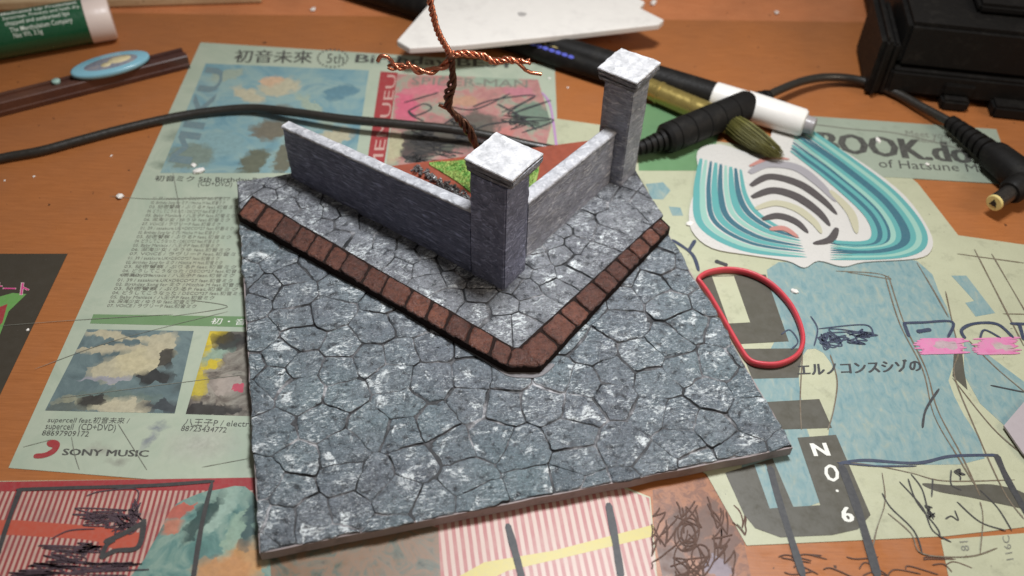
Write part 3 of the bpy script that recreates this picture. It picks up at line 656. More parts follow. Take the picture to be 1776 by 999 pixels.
# ------------------------------------------------------------------ loose things round the model
# power cable with ferrite bead and angled plug
cable = empty('power_cable', 'black power cable with a thick ribbed bead and an angled yellow tipped plug', 'cable')
R = 1.6
pts = [(-420, 360, R), (-180, 312, R), (0, 275, R), (70, 262, R), (140, 243, R), (220, 222, R), (300, 204, R), (370, 193, R + .3), (440, 188, R + 1), (510, 195, R + 2.5), (600, 207, 5), (700, 216, 5.5), (780, 224, 5.5), (850, 236, 5), (920, 252, 4), (980, 262, 3.2), (1050, 266, 4), (1105, 258, 5)]
tube('cord', crom([at(*p) for p in pts], 8), R, MT['cable'], cable)
f0, f1 = at(1150, 243, 6), at(1302, 180, 6)
FL = (f1 - f0).length
prof = [(0, 2.2), (0.4, 4.4), (1.6, 5.4)]
for k in range(5):
    t = 4 + k * (FL - 10) / 4.6
    prof += [(t, 5.5), (t + 0.25, 5.15), (t + 0.6, 5.15), (t + 0.85, 5.5)]
prof += [(FL - 2.2, 5.5), (FL - 0.8, 5.0), (FL, 4.2), (FL + 0.1, 2.2)]
lathe('ferrite_bead', f0, f1, prof, MT['black_plastic'], cable)
def relief(q0, q1, r0, r1, n):
    Ln = (q1 - q0).length; pr = []
    for k in range(n):
        t = Ln * k / n; r = r0 + (r1 - r0) * k / n
        pr += [(t, r), (t + Ln / n * 0.58, r * 0.98), (t + Ln / n * 0.62, r * 0.74), (t + Ln / n * 0.95, r * 0.74)]
    pr += [(Ln, r1)]
    return lathe('strain_relief', q0, q1, pr, MT['black_plastic'], cable, 24)
ax = (f1 - f0).normalized()
relief(f0 + ax * 0.3, at(1103, 259, 5), 3.6, 2.2, 5)
relief(f1 - ax * 0.3, at(1332, 168, 6), 4.0, 2.6, 4)
pts = [(1322, 171, 6), (1350, 157, 6), (1395, 140, 5.2), (1440, 134, 4), (1490, 139, 3), (1545, 157, 2.5), (1600, 186, 3), (1650, 213, 4), (1668, 224, 4.3)]
tube('cord', crom([at(*p) for p in pts], 8), R, MT['cable'], cable)
q0, q1 = at(1648, 212, 4.5), at(1722, 268, 6.0)
relief(q1, q0, 4.2, 2.7, 7)
b1 = at(1790, 322, 6.5); ax = (b1 - q1).normalized(); Ln = (b1 - q1).length
lathe('plug_body', q1 - ax * 0.5, b1, [(0, 3.4), (0.3, 4.9), (2, 5.3), (Ln * 0.6, 5.6), (Ln - 1, 5.4), (Ln, 4.2)], MT['black_plastic'], cable)
t0, t1 = at(1775, 318, 6.5), at(1726, 351, 6.0)
ax = (t1 - t0).normalized(); Ln = (t1 - t0).length
lathe('plug_neck', t0, t1, [(0, 4.6), (Ln * 0.42, 4.3), (Ln * 0.5, 3.6), (Ln * 0.5 + 0.05, 2.8)], MT['black_plastic'], cable, 24)
MT['barrel'] = simple('dark_metal_sleeve', (0.10, 0.09, 0.08), 0.3, 0.2, 0.5, metal=0.8)
lathe('barrel', t0 + ax * (Ln * 0.45), t1, [(0, 2.72), (Ln * 0.55, 2.72)], MT['barrel'], cable, 24)
MT['yellow_tip'] = simple('yellow_plastic', (0.70, 0.56, 0.22), 0.4, 0.08, 0.5)
tip = lathe('tip_ring', t1 - ax * 0.1, t1 + ax * 0.9, [(0, 2.75), (0.75, 2.75), (0.95, 2.5)], MT['yellow_tip'], cable, 28)
MT['hole'] = simple('hole_black', (0.01, 0.008, 0.006), 0.6)
hv = lathe('socket_hole', t1 + ax * 0.6, t1 + ax * 1.0, [(0, 0.95), (0.4, 0.95)], MT['hole'], tip, 10)
# small notches of the spring contact round the hole
up = Vector((0, 0, 1)); up = (up - ax * up.dot(ax)).normalized(); si = ax.cross(up); c0 = t1 + ax * 0.99
VV, FF = [], []
for an in (0.2, 2.2, 4.1):
    d = up * math.cos(an) + si * math.sin(an); e = ax.cross(d); b = len(VV)
    VV += [c0 + d * 0.5 + e * 0.3, c0 + d * 1.5 + e * 0.22, c0 + d * 1.5 - e * 0.22, c0 + d * 0.5 - e * 0.3]; FF.append((b, b + 1, b + 2, b + 3))
new_obj('contact_slot', VV, FF, MT['hole'], tip)

# marker pen with a white cap
pen = empty('marker_pen', 'long black marker pen with a white cap end, behind the cable bead', 'pen')
pa, pb, pc = at(600, -28, 5.2), at(1237, 166, 5.2), at(1392, 222, 5.2)
ax = (pb - pa).normalized(); Ln = (pb - pa).length
lathe('barrel', pa, pb, [(0, 4.4), (1, 5.0), (Ln - 0.5, 5.0), (Ln, 4.7)], MT['black_plastic'], pen)
Lc = (pc - pb).length
lathe('cap', pb, pb + ax * Lc, [(0.05, 4.8), (0.5, 5.2), (Lc * 0.35, 5.2), (Lc * 0.36, 5.5), (Lc - 1.2, 5.0), (Lc - 0.3, 4.4), (Lc, 3.4)], MT['white_plastic'], pen)
MT['smoke'] = simple('grey_plastic', (0.30, 0.28, 0.28), 0.35, 0.1, 0.4)
lathe('end_plug', pb + ax * (Lc - 0.5), pb + ax * (Lc + 3.5), [(0, 3.2), (3.6, 3.0), (4, 2.4)], MT['smoke'], pen, 20)

# paint brush: black printed handle, brass ferrule, olive bristles
brush = empty('paint_brush', 'paint brush with black printed handle, gold ferrule and olive bristles', 'brush')
ba, bb, bc, bd = at(830, 52, 4.2), at(1098, 142, 4.2), at(1268, 214, 4.6), at(1352, 270, 3.4)
Ln = (bb - ba).length
handle = lathe('handle', ba, bb, [(0, 3.2), (8, 3.9), (Ln * 0.6, 4.1), (Ln, 3.7)], MT['black_plastic'], brush)
MT['brass'] = simple('brass', (0.42, 0.32, 0.10), 0.32, 0.06, 0.2, metal=0.7)
ax2 = (bc - bb).normalized(); L2 = (bc - bb).length
fer = lathe('ferrule', bb - ax2, bc, [(0, 3.8), (4, 3.9), (4.3, 4.2), (5, 4.2), (5.3, 3.9), (12, 3.9), (12.3, 4.25), (13.2, 4.25), (13.5, 3.9), (L2, 4.2), (L2 + 1, 4.2)], MT['brass'], brush)
MT['bristle'] = simple('olive_bristle', (0.135, 0.125, 0.03), 0.55, 0.35, 0.8)
VV, FF = [], []
ax3 = (bd - bc).normalized(); si3 = ax3.cross(Vector((0, 0, 1))).normalized(); up3 = si3.cross(ax3); L3 = (bd - bc).length
for i in range(260):
    an = rnd.random() * 6.283; rr = math.sqrt(rnd.random())
    o0 = si3 * (math.cos(an) * rr * 3.9) + up3 * (math.sin(an) * rr * 3.6)
    o1 = si3 * (math.cos(an) * rr * 5.6) + up3 * (math.sin(an) * rr * 2.6)
    le = L3 * (1.05 - 0.22 * rr * rr) * rnd.uniform(0.93, 1.04)
    P = [bc + o0 * (1 - t) + o1 * t * (1.6 - t * 0.9) + ax3 * (le * t) for t in (0.0, 0.35, 0.7, 1.0)]
    tv, tf = tube_data(P, lambda t: 0.24 * (1 - 0.75 * t), 4); b = len(VV)
    VV += tv; FF += [tuple(q + b for q in f) for f in tf]
new_obj('bristles', VV, FF, MT['bristle'], brush, True)
# print on the handle
MT['gold_ink'] = ink('gold_ink', (0.40, 0.32, 0.14), 0.35, 0.1); MT['blue_ink'] = ink('blue_foil', (0.10, 0.12, 0.55), 0.25, 0.1)
def wrap_text(s, p0, p1, r, t0, t1, ang, h, m, parent, bold=0.0, flip=False):
    """lettering wrapped on a cylinder p0->p1: along t0..t1 mm, baseline at angle ang (rad, 0 = top, + = towards camera)"""
    v, f = text_mesh(s, bold)
    ax = (p1 - p0).normalized(); up = Vector((0, 0, 1)); up = (up - ax * up.dot(ax)).normalized(); si = ax.cross(up)
    if si.y > 0: si = -si
    x0 = min(q[0] for q in v); x1 = max(q[0] for q in v); y1 = max(q[1] for q in v)
    V = []
    for q in v:
        t = t0 + (t1 - t0) * (q[0] - x0) / (x1 - x0); an = ang - (q[1] / y1) * h / r
        V.append(p0 + ax * t + (up * math.cos(an) + si * math.sin(an)) * r)
    return new_obj('printed_text', V, f, m, parent)
wrap_text('No. 8 5 2', ba, bb, 4.15, 14, 36, 0.2, 2.2, MT['gold_ink'], handle, 0.02)
wrap_text('● ● ▲ ●●●●●●●●', ba, bb, 4.15, 11, 44, 0.75, 1.4, MT['blue_ink'], handle, 0.03)

# white foam offcut resting across the pens
MT['foam'] = simple('white_foam', (0.74, 0.71, 0.66), 0.55, 0.05, 0.25, 0.03, dirt=((0.45, 0.42, 0.40), 0.25))
ZF = 12.0
fp = [(688, 70), (710, 83), (800, 78), (870, 71), (1000, 58), (1143, 42), (1152, 34), (1128, 22), (1110, 13), (1119, 3), (1098, -8), (1000, -60), (900, -90), (800, -40), (745, 5)]
P = [at(x, y, ZF) for x, y in fp]
cc = sum((p for p in P), Vector()) / len(P)
V, Fc = prism(P, ZF - 2.6, ZF)
foam = tag(new_obj('foam_offcut', V, Fc, MT['foam']), 'white torn foam board offcut lying across the black pens', 'offcut')
bv = foam.modifiers.new('b', 'BEVEL'); bv.width = 0.0005; bv.segments = 2
MT['grey_mark'] = simple('grey_mark_tone', (0.38, 0.36, 0.34), 0.6)  # flat patch, greyer than the foam around it
printed('grey_mark', smooth_px([(898, 22), (906, 21), (914, 24), (908, 28), (900, 27)], 4), MT['grey_mark'], foam, ZF + 0.03)

# black plastic case
case = empty('plastic_case', 'black scuffed plastic case with feet in the dark far corner', 'case')
c0, c1 = at(1535, 158, 3), at(1800, 186, 3); c0.z = c1.z = 0
dx = (c1 - c0).normalized(); dy = Vector((-dx.y, dx.x, 0))
def block(name, x0, x1, y0, y1, z0, z1, m, parent, bev=0.8):
    bm = bmesh.new(); vs_ = []
    for z in (z0, z1):
        for (x, y) in ((x0, y0), (x1, y0), (x1, y1), (x0, y1)):
            vs_.append(bm.verts.new(c0 + dx * x + dy * y + Vector((0, 0, z))))
    for q in ((3, 2, 1, 0), (4, 5, 6, 7), (0, 1, 5, 4), (1, 2, 6, 5), (2, 3, 7, 6), (3, 0, 4, 7)): bm.faces.new([vs_[i] for i in q])
    if bev: bmesh.ops.bevel(bm, geom=bm.edges[:], offset=bev, segments=2, affect='EDGES')
    return from_bm(name, bm, m, parent, False)
block('lower_shell', 0, 120, 0, 90, 2.6, 12, MT['black_plastic'], case, 1.0)
block('upper_shell', 1.2, 120, 2.5, 90, 12.3, 30, MT['black_plastic'], case, 1.6)
block('lid', 26, 120, 14, 90, 30.2, 34, MT['black_plastic'], case, 1.2)
block('end_plate', -7.0, -2.6, -1.5, 34, 0.2, 25, MT['black_plastic'], case, 1.8)
block('end_plate', -2.2, 0.4, 1.0, 34, 1.0, 22, MT['black_plastic'], case, 0.8)
block('foot', 20, 30, -4.5, 3, 0, 4.5, MT['black_plastic'], case, 0.9)
block('foot', 38, 62, -6, 3, 0, 5, MT['black_plastic'], case, 0.9)
block('latch', 20, 31, -0.9, 1, 4.6, 9, MT['black_plastic'], case, 0.5)

# round dark lid at the far edge
rc = at(1228, 8, 2); rc = Vector((rc.x, rc.y + 27, 0))
MT['aubergine'] = simple('dark_glossy_lid', (0.035, 0.02, 0.025), 0.25, 0.2, 0.3)
lid = lathe('round_lid', rc - Vector((0, 0, 0.2)), rc + Vector((0, 0, 9)), [(0, 26), (0.8, 27), (5, 27), (6.2, 26), (6.4, 24), (5.4, 23)], MT['aubergine'], None, 64)
tag(lid, 'dark glossy round lid cut off by the far edge of the picture', 'lid')

# cream wooden strip along the far edge
MT['pale_wood'] = wood_mat('pale_wood', (0.50, 0.36, 0.20), (0.66, 0.52, 0.32), 0.5)
s0, s1 = at(-120, 24, 0), at(455, 6, 0); dd = (s1 - s0).normalized(); nn = Vector((-dd.y, dd.x, 0))
V, Fc = prism([s0, s1, s1 + nn * 34, s0 + nn * 34], -0.2, 4.5)
ws = tag(new_obj('wooden_strip', V, Fc, MT['pale_wood']), 'pale wooden strip behind the green tube along the far edge', 'wood strip')
bv = ws.modifiers.new('b', 'BEVEL'); bv.width = 0.0012; bv.segments = 3

# lip balm tube
balm = empty('lip_balm', 'green lip balm tube with white lettering and a pinkish white cap', 'lip balm')
l1, l0 = at(194, 29, 8.4), at(-8, 64, 8.4)
ax = (l1 - l0).normalized(); l0 = l0 - ax * 30
LT = (l1 - l0).length
MT['balm_green'] = simple('green_label', (0.012, 0.085, 0.035), 0.32, 0.1, 0.3, coat=0.3)
MT['balm_cap'] = simple('pinkish_white_plastic', (0.72, 0.60, 0.54), 0.4, 0.03, 0.3)
CAPL = 9.2
tb = lathe('tube', l0, l1, [(0, 8.2), (0.5, 8.35), (LT - CAPL, 8.35)], MT['balm_green'], balm, 64)
lathe('cap', l0, l1, [(LT - CAPL, 8.3), (LT - CAPL + 0.2, 8.5), (LT - 0.9, 8.5), (LT - 0.2, 8.1), (LT, 7.4)], MT['balm_cap'], balm, 64)
MT['balm_text'] = ink('pale_label_print', (0.66, 0.70, 0.62), 0.4, 0.1)
X = lambda px: 30 + (px + 8) / 202.0 * (LT - 30)
for s, xa, xb, an, h, bd in (('Medicated Lip Protectant', 14, 143, 0.12, 2.0, 0.02), ('Sunscreen. Prevents and heals dry,', 16, 147, 0.42, 1.7, 0.004), ('chapped and sunburned lips', 18, 126, 0.70, 1.7, 0.004), ('The Mentholatum Company', 23, 128, 1.02, 1.8, 0.004), ('Net Wt. 3.5g', 26, 74, 1.28, 1.8, 0.004)):
    wrap_text(s, l0, l1, 8.40, X(xa), X(xb), an, h, MT['balm_text'], tb, bd)
MT['leaf_green'] = ink('light_green_print', (0.16, 0.34, 0.16), 0.4, 0.1)
wrap_text('●', l0, l1, 8.40, X(-22), X(3), 0.95, 6.5, MT['leaf_green'], tb)

# craft knife
knife = empty('craft_knife', 'dark brown craft knife with a light blue oval slider badge', 'knife')
k0, k1 = at(-60, 194, 5.5), at(325, 97, 5.5)
kx = (k1 - k0); KL = kx.length; kx.normalize(); ky = Vector((-kx.y, kx.x, 0))
MT['knife'] = wood_mat('dark_rosewood', (0.035, 0.014, 0.012), (0.085, 0.035, 0.028), 0.35, world_rot((0, 178), (325, 97)))
bm = bmesh.new()
prof = [(0.0, 0.3), (-0.3, 2.0), (0.0, 2.4), (0.0, 5.2), (0.4, 5.6), (2.6, 5.6), (2.7, 4.9), (4.9, 4.9), (5.0, 5.6), (6.6, 5.6), (7.0, 5.2), (7.0, 0.3)]
ra = [bm.verts.new(k0 + ky * y + Vector((0, 0, z - 5.5)) ) for y, z in prof]
rb = [bm.verts.new(k0 + kx * (KL - 0.4 * (y > 3)) + ky * y + Vector((0, 0, z - 5.5))) for y, z in prof]
for v_ in ra + rb: v_.co.z += 5.5 - k0.z
n = len(prof)
for i in range(n): bm.faces.new((ra[i], rb[i], rb[(i + 1) % n], ra[(i + 1) % n]))
bm.faces.new(ra); bm.faces.new(list(reversed(rb)))
bmesh.ops.recalc_face_normals(bm, faces=bm.faces)
from_bm('handle', bm, MT['knife'], knife)
def oval(name, c, a, b_, z0, z1, m, parent, bev=0.7):
    prof = [(0.9, z0), (1.0, z0 + (z1 - z0) * 0.4), (0.985, z1 - 0.25), (0.93, z1)]
    V = []; Fc = []; N = 48
    for s_, z in prof:
        for i in range(N):
            an = 2 * math.pi * i / N; V.append(c + kx * (a * s_ * math.cos(an)) + ky * (b_ * s_ * math.sin(an)) + Vector((0, 0, z)))
    for r_ in range(3):
        for i in range(N): Fc.append((r_ * N + i, r_ * N + (i + 1) % N, (r_ + 1) * N + (i + 1) % N, (r_ + 1) * N + i))
    Fc.append(tuple(range(N - 1, -1, -1))); Fc.append(tuple(3 * N + i for i in range(N)))
    return new_obj(name, V, Fc, m, parent, True)
MT['sky_plastic'] = simple('light_blue_plastic', (0.22, 0.46, 0.56), 0.3, 0.06, 0.3, coat=0.3)
oc = at(191, 110, 7.6); oc.z = 0
badge = oval('slider_badge', oc, 14.2, 6.6, 5.7, 8.0, MT['sky_plastic'], knife)
MT['badge_pic'] = blotch_mat('badge_print', [(0.13, 0.15, 0.20), (0.22, 0.23, 0.27), (0.34, 0.30, 0.26)], 0.25)
MT['pale_yellow'] = blotch_mat('pale_yellow_print', [(0.55, 0.46, 0.24), (0.66, 0.58, 0.36)], 0.5)
oval('badge_picture', oc + kx * 0.3 - ky * 0.2, 10.2, 4.1, 7.9, 8.06, MT['badge_pic'], badge)
oval('ink_patch', oc + kx * 3.6 + ky * 0.5, 4.4, 2.3, 7.95, 8.12, MT['pale_yellow'], badge)
oval('ink_patch', oc - kx * 1.6 - ky * 0.9, 2.0, 1.5, 7.95, 8.11, MT['pale_yellow'], badge)
oc2 = at(97, 141, 5.8); oc2.z = 0
MT['mint_dot'] = simple('mint_plastic', (0.34, 0.50, 0.44), 0.35, 0.05)
oval('button', oc2, 1.5, 1.5, 5.0, 6.3, MT['mint_dot'], knife)

# red rubber band beside the model
MT['rubber'] = simple('red_rubber', (0.50, 0.045, 0.06), 0.45, 0.12, 0.4, 0.02)
bp = [(1211, 484, 1.5), (1228, 473, 1.5), (1262, 468, 1.5), (1300, 474, 1.6), (1338, 494, 1.6), (1370, 528, 1.5), (1388, 565, 1.4), (1392, 595, 1.4), (1380, 618, 1.4), (1350, 632, 1.4), (1318, 632, 1.4), (1298, 624, 1.2), (1281, 600, 1.1), (1258, 560, 1.1), (1232, 515, 1.2), (1216, 492, 1.3)]
bt = tube('rubber_band', crom([at(*p) for p in bp], 6, True), 1.25, MT['rubber'], None, 10, True, 0.55)
tag(bt, 'red rubber band loop touching the side of the model', 'rubber band')

# pale paper scrap at the picture edge
MT['mauve'] = simple('mauve_card', (0.36, 0.32, 0.33), 0.5, 0.05, 0.3)
V, Fc = prism([at(x, y, 1.6) for x, y in ((1741, 738), (1782, 690), (1850, 720), (1800, 812), (1774, 786))], 1.1, 1.7)
tag(new_obj('card_scrap', V, Fc, MT['mauve']), 'small mauve grey card scrap poking in over the blue poster', 'scrap')

# sticker cut-out with teal swirls (no figure)
cut = empty('paper_cutout', 'glossy white edged paper cutout with teal swirls and grey patches', 'cutout')
ZK = 0.75
MT['cut_white'] = simple('white_glossy_card', (0.54, 0.525, 0.49), 0.3, 0.03, 0.3, coat=0.4)
outl = smooth_px([(1210, 262), (1250, 250), (1320, 268), (1345, 215), (1380, 200), (1420, 235), (1500, 285), (1570, 340), (1612, 400), (1616, 432), (1590, 448), (1500, 454), (1462, 462), (1420, 452), (1395, 464), (1365, 452), (1300, 442), (1235, 430), (1200, 400), (1196, 360), (1212, 310)], 4)
V, Fc = prism([at(x, y, ZK) for x, y in outl], 0.36, ZK)
new_obj('card', V, Fc, MT['cut_white'], cut)
def swirl(name, cpx, wpx, m, z):
    pts = crom([at(x, y, z) for x, y in cpx], 8); n = len(pts); V, Fc = [], []
    for i, p in enumerate(pts):
        d = (pts[min(n - 1, i + 1)] - pts[max(0, i - 1)]).normalized(); s_ = Vector((-d.y, d.x, 0))
        t = i / (n - 1); hw = wpx / 5.6 * 0.5 * math.sin(math.pi * min(1, 0.06 + t * 0.94)) ** 0.6 + 0.05
        V += [p + s_ * hw, p - s_ * hw]
        if i: Fc.append((2 * i - 2, 2 * i - 1, 2 * i + 1, 2 * i))
    return new_obj(name, V, Fc, m, cut)
tl = [ink('teal_ink', (0.10, 0.32, 0.31), 0.3, 0.1), ink('deep_teal_ink', (0.045, 0.13, 0.17), 0.3, 0.1), ink('pale_teal_ink', (0.26, 0.45, 0.38), 0.3, 0.1)]
sw = []
for j in range(9):      # broad arcs sweeping along the lower left edge
    o_ = j * 9.5
    sw.append(([(1216 + o_ * 0.9, 275 + o_ * 0.25), (1208 + o_ * 1.1, 335), (1218 + o_ * 1.2, 392 - o_ * 0.35), (1290 + o_ * 0.7, 432 - o_ * 0.55), (1400 - o_ * 0.2, 446 - o_ * 0.5)], 13 - (j % 3) * 2, (0, 2, 1, 0, 1, 2, 0, 1, 0)[j]))
for j in range(11):     # and down the long right edge
    o_ = j * 9.0
    sw.append(([(1385 - o_ * 0.15, 212 + o_ * 0.55), (1470 - o_ * 0.3, 272 + o_ * 0.5), (1555 - o_ * 0.55, 340 + o_ * 0.4), (1602 - o_ * 1.0, 408 + o_ * 0.1), (1570 - o_ * 1.3, 442 - o_ * 0.25), (1440, 450 - o_ * 0.45)], 14 - (j % 4) * 2, (0, 2, 0, 1, 1, 0, 2, 1, 0, 1, 0)[j]))
for i, (q, wd, k) in enumerate(sw): swirl('teal_swirl', q, wd, tl[k], ZK + 0.03 + 0.008 * i)
inner = [ink('charcoal_ink', (0.075, 0.065, 0.065), 0.3, 0.1), ink('lilac_ink', (0.30, 0.285, 0.30), 0.3, 0.1), ink('cream_ink', (0.44, 0.42, 0.30), 0.3, 0.1), ink('coral_ink', (0.45, 0.20, 0.17), 0.3, 0.2)]
mid = [([(1300, 300), (1330, 285), (1380, 290), (1420, 318), (1450, 350)], 16, 1), ([(1302, 322), (1335, 306), (1385, 318), (1425, 345), (1452, 372)], 14, 0), ([(1304, 342), (1340, 330), (1380, 340), (1418, 366), (1440, 392)], 15, 0), ([(1310, 362), (1345, 352), (1382, 362), (1412, 385), (1425, 405)], 13, 2), ([(1322, 380), (1350, 374), (1380, 384), (1402, 404)], 12, 0), ([(1440, 330), (1475, 368), (1486, 405)], 12, 2), ([(1335, 398), (1360, 396), (1385, 412)], 9, 3), ([(1300, 288), (1335, 274), (1370, 276)], 7, 3), ([(1452, 395), (1440, 415), (1410, 422)], 10, 0)]
for i, (q, wd, k) in enumerate(mid): swirl('inner_swirl', q, wd * 1.35, inner[k], ZK + 0.22 + 0.008 * i)

# crumbs of white foam
def crumb(x, y, r, seed, label, grp=True):
    bm = bmesh.new(); bmesh.ops.create_icosphere(bm, subdivisions=1, radius=r)
    p = at(x, y, r * 0.35); rr = random.Random(seed); k = Vector((rr.uniform(0.7, 1.3), rr.uniform(0.5, 1.0), 0.45)); rz = Matrix.Rotation(rr.random() * 6, 3, 'Z')
    for v_ in bm.verts:
        q = v_.co * (1 + 0.35 * noise.noise(v_.co / r * 1.3 + Vector((seed, 0, 0))))
        v_.co = rz @ Vector((q.x * k.x, q.y * k.y, q.z * k.z)) + p
        v_.co.z = max(0.05, v_.co.z)
    tag(from_bm('foam_crumb', bm, MT['foam']), label, 'crumb', None, 'white foam crumbs on the desk')
for i, (x, y, r, lb) in enumerate([(208, 340, 1.7, 'largest white foam crumb, on bare wood beside the song poster edge'), (345, 296, 2.0, 'torn white foam crumb on the song poster near the wall end'), (336, 286, 1.1, 'small foam crumb beside the torn crumb on the poster'),
        (543, 16, 1.3, 'white foam crumb on the far desk wood above the poster'), (1347, 22, 1.6, 'white foam crumb on the far bare desk near the black case'), (1133, 4, 2.0, 'white foam crumb next to the round dark lid'), (59, 306, 0.6, 'tiny foam speck on the orange wood under the cable'),
        (193, 270, 0.5, 'tiny foam speck between cable and song poster'), (8, 313, 0.4, 'tiny foam speck on wood at the picture edge'), (48, 572, 0.7, 'tiny foam speck on the dark flyer'), (953, 136, 0.8, 'tiny foam crumb by the corner of the pink picture'), (985, 152, 0.6, 'tiny foam speck on wood beside the pink picture'),
        (1608, 285, 1.2, 'foam crumb low on the mint banner beside the smaller print'), (1523, 243, 1.6, 'white foam flake on the letters of the mint banner'), (1378, 505, 1.5, 'white foam crumb against the red rubber band'), (1196, 388, 1.6, 'white foam crumb by the kerb end of the model')]):
    crumb(x, y, r, i * 7 + 3, lb)
# ------------------------------------------------------------------ the model: paved corner with walls, gate pillars and a wire tree
TH = 0.260598
dio = empty('paved_corner_model', 'handmade model of a grey paved street corner with low walls, two pillars and wire tree', 'model')
dio.location = Vector((-55.162, 104.197, 0)) * S; dio.rotation_euler = (0, 0, TH)
DINV = (Matrix.Translation(Vector((-55.162, 104.197, 0))) @ Matrix.Rotation(TH, 4, 'Z')).inverted()
def lat(x, y, z): return DINV @ at(x, y, z)
U = Vector((0.655, -0.7556, 0)); W = Vector((0.7556, 0.655, 0))      # along the two walls
Z_ROAD, Z_PAVE, Z_KERB = 5.0, 7.5, 8.4
BOARD = [Vector((0, 0, 0)), Vector((131.8, 0, 0)), Vector((126.8, 132, 0)), Vector((0, 132, 0))]

MT['stone_road'] = stone_mat('road_stone_paint', (0.082, 0.095, 0.112), (0.176, 0.203, 0.230), (0.165, 0.232, 0.256), 1.2, 0.5)
MT['stone_pave'] = stone_mat('pavement_stone_paint', (0.10, 0.108, 0.123), (0.215, 0.226, 0.248), (0.22, 0.235, 0.255), 2.4, -0.6)
MT['joint'] = groove_mat()
MT['board_side'] = simple('pinkish_foam_edge', (0.27, 0.225, 0.22), 0.6, 0.12, 0.4, 0.06, dirt=((0.10, 0.09, 0.09), 0.5))
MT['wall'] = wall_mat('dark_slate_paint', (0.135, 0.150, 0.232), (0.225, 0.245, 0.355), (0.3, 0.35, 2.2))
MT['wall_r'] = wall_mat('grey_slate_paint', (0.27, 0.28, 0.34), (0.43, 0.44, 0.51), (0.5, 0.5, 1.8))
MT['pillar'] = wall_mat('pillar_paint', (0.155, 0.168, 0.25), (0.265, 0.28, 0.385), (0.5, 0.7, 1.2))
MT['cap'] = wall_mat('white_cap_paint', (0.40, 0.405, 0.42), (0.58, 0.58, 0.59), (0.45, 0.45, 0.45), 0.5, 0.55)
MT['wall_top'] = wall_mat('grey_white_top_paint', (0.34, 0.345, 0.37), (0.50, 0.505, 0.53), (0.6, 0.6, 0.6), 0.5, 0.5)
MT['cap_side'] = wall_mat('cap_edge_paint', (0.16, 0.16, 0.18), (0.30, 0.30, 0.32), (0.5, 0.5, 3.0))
MT['brick'] = brick_mat()
MT['soil'] = simple('red_brown_ground', (0.27, 0.06, 0.03), 0.55, 0.35, 0.4, 0.1)
MT['black_gap'] = simple('black_wash_and_shade', (0.022, 0.014, 0.012), 0.85, 0.3, 0.8, 0.3, spec=0.08)  # black wash and the kerb's side shade, both put into this colour

def warp(p, amp=0.9, sc=0.12):
    q = Vector((p.x * sc, p.y * sc, 3.3))
    f = Vector((noise.noise(q), noise.noise(q + Vector((17, 5, 2))), 0)) * amp
    q2 = q * 4.2
    return f + Vector((noise.noise(q2), noise.noise(q2 + Vector((9, 1, 4))), 0)) * (amp * 0.28) + Vector((noise.noise(q * 13), noise.noise(q * 13 + Vector((3, 1, 4))), 0)) * (amp * 0.26)
def clip(poly, p, n):
    """keep the side where (x-p).n <= 0"""
    out = []; L_ = len(poly)
    for i in range(L_):
        a, b = poly[i], poly[(i + 1) % L_]
        da, db = (a - p).dot(n), (b - p).dot(n)
        if da <= 0: out.append(a)
        if (da < 0 < db) or (db < 0 < da): out.append(a + (b - a) * (da / (da - db)))
    return out
def voronoi(seeds, bounds):
    cells = []
    for i, s_ in enumerate(seeds):
        poly = [Vector(b) for b in bounds]
        for j, o_ in sorted(((j, o_) for j, o_ in enumerate(seeds) if j != i and (o_ - s_).length < 48), key=lambda e: (e[1] - s_).length):
            poly = clip(poly, (s_ + o_) * 0.5, (o_ - s_))
            if len(poly) < 3: break
        if len(poly) >= 3: cells.append(poly)
    return cells
def inset(poly, d):
    c = sum(poly, Vector()) / len(poly); out = [Vector(p) for p in poly]
    for i in range(len(poly)):
        a, b = poly[i], poly[(i + 1) % len(poly)]; e = b - a
        if e.length < 1e-6: continue
        n = Vector((e.y, -e.x, 0)).normalized()
        if n.dot(a - c) < 0: n = -n
        md = (a + b) * 0.5 * 0.13
        out = clip(out, a - n * (d * (0.30 + 4.0 * max(0.0, 0.10 + noise.noise(md * 1.6 + Vector((31, 7, 2)))))), n)
        if len(out) < 3: return None
    return out
def resample(poly, step, rad=0.8):
    """round the corners and subdivide"""
    pts = []; n = len(poly)
    for i in range(n):
        a, b, c = poly[i - 1], poly[i], poly[(i + 1) % n]
        r1 = min(rad, (a - b).length * 0.4); r2 = min(rad, (c - b).length * 0.4)
        p0 = b + (a - b).normalized() * r1; p1 = b + (c - b).normalized() * r2
        pts += [p0, (p0 + p1) * 0.25 + b * 0.5, p1]
    out = []
    for i in range(len(pts)):
        a, b = pts[i], pts[(i + 1) % len(pts)]; k = max(1, int((b - a).length / step))
        for j in range(k): out.append(a.lerp(b, j / k))
    return out
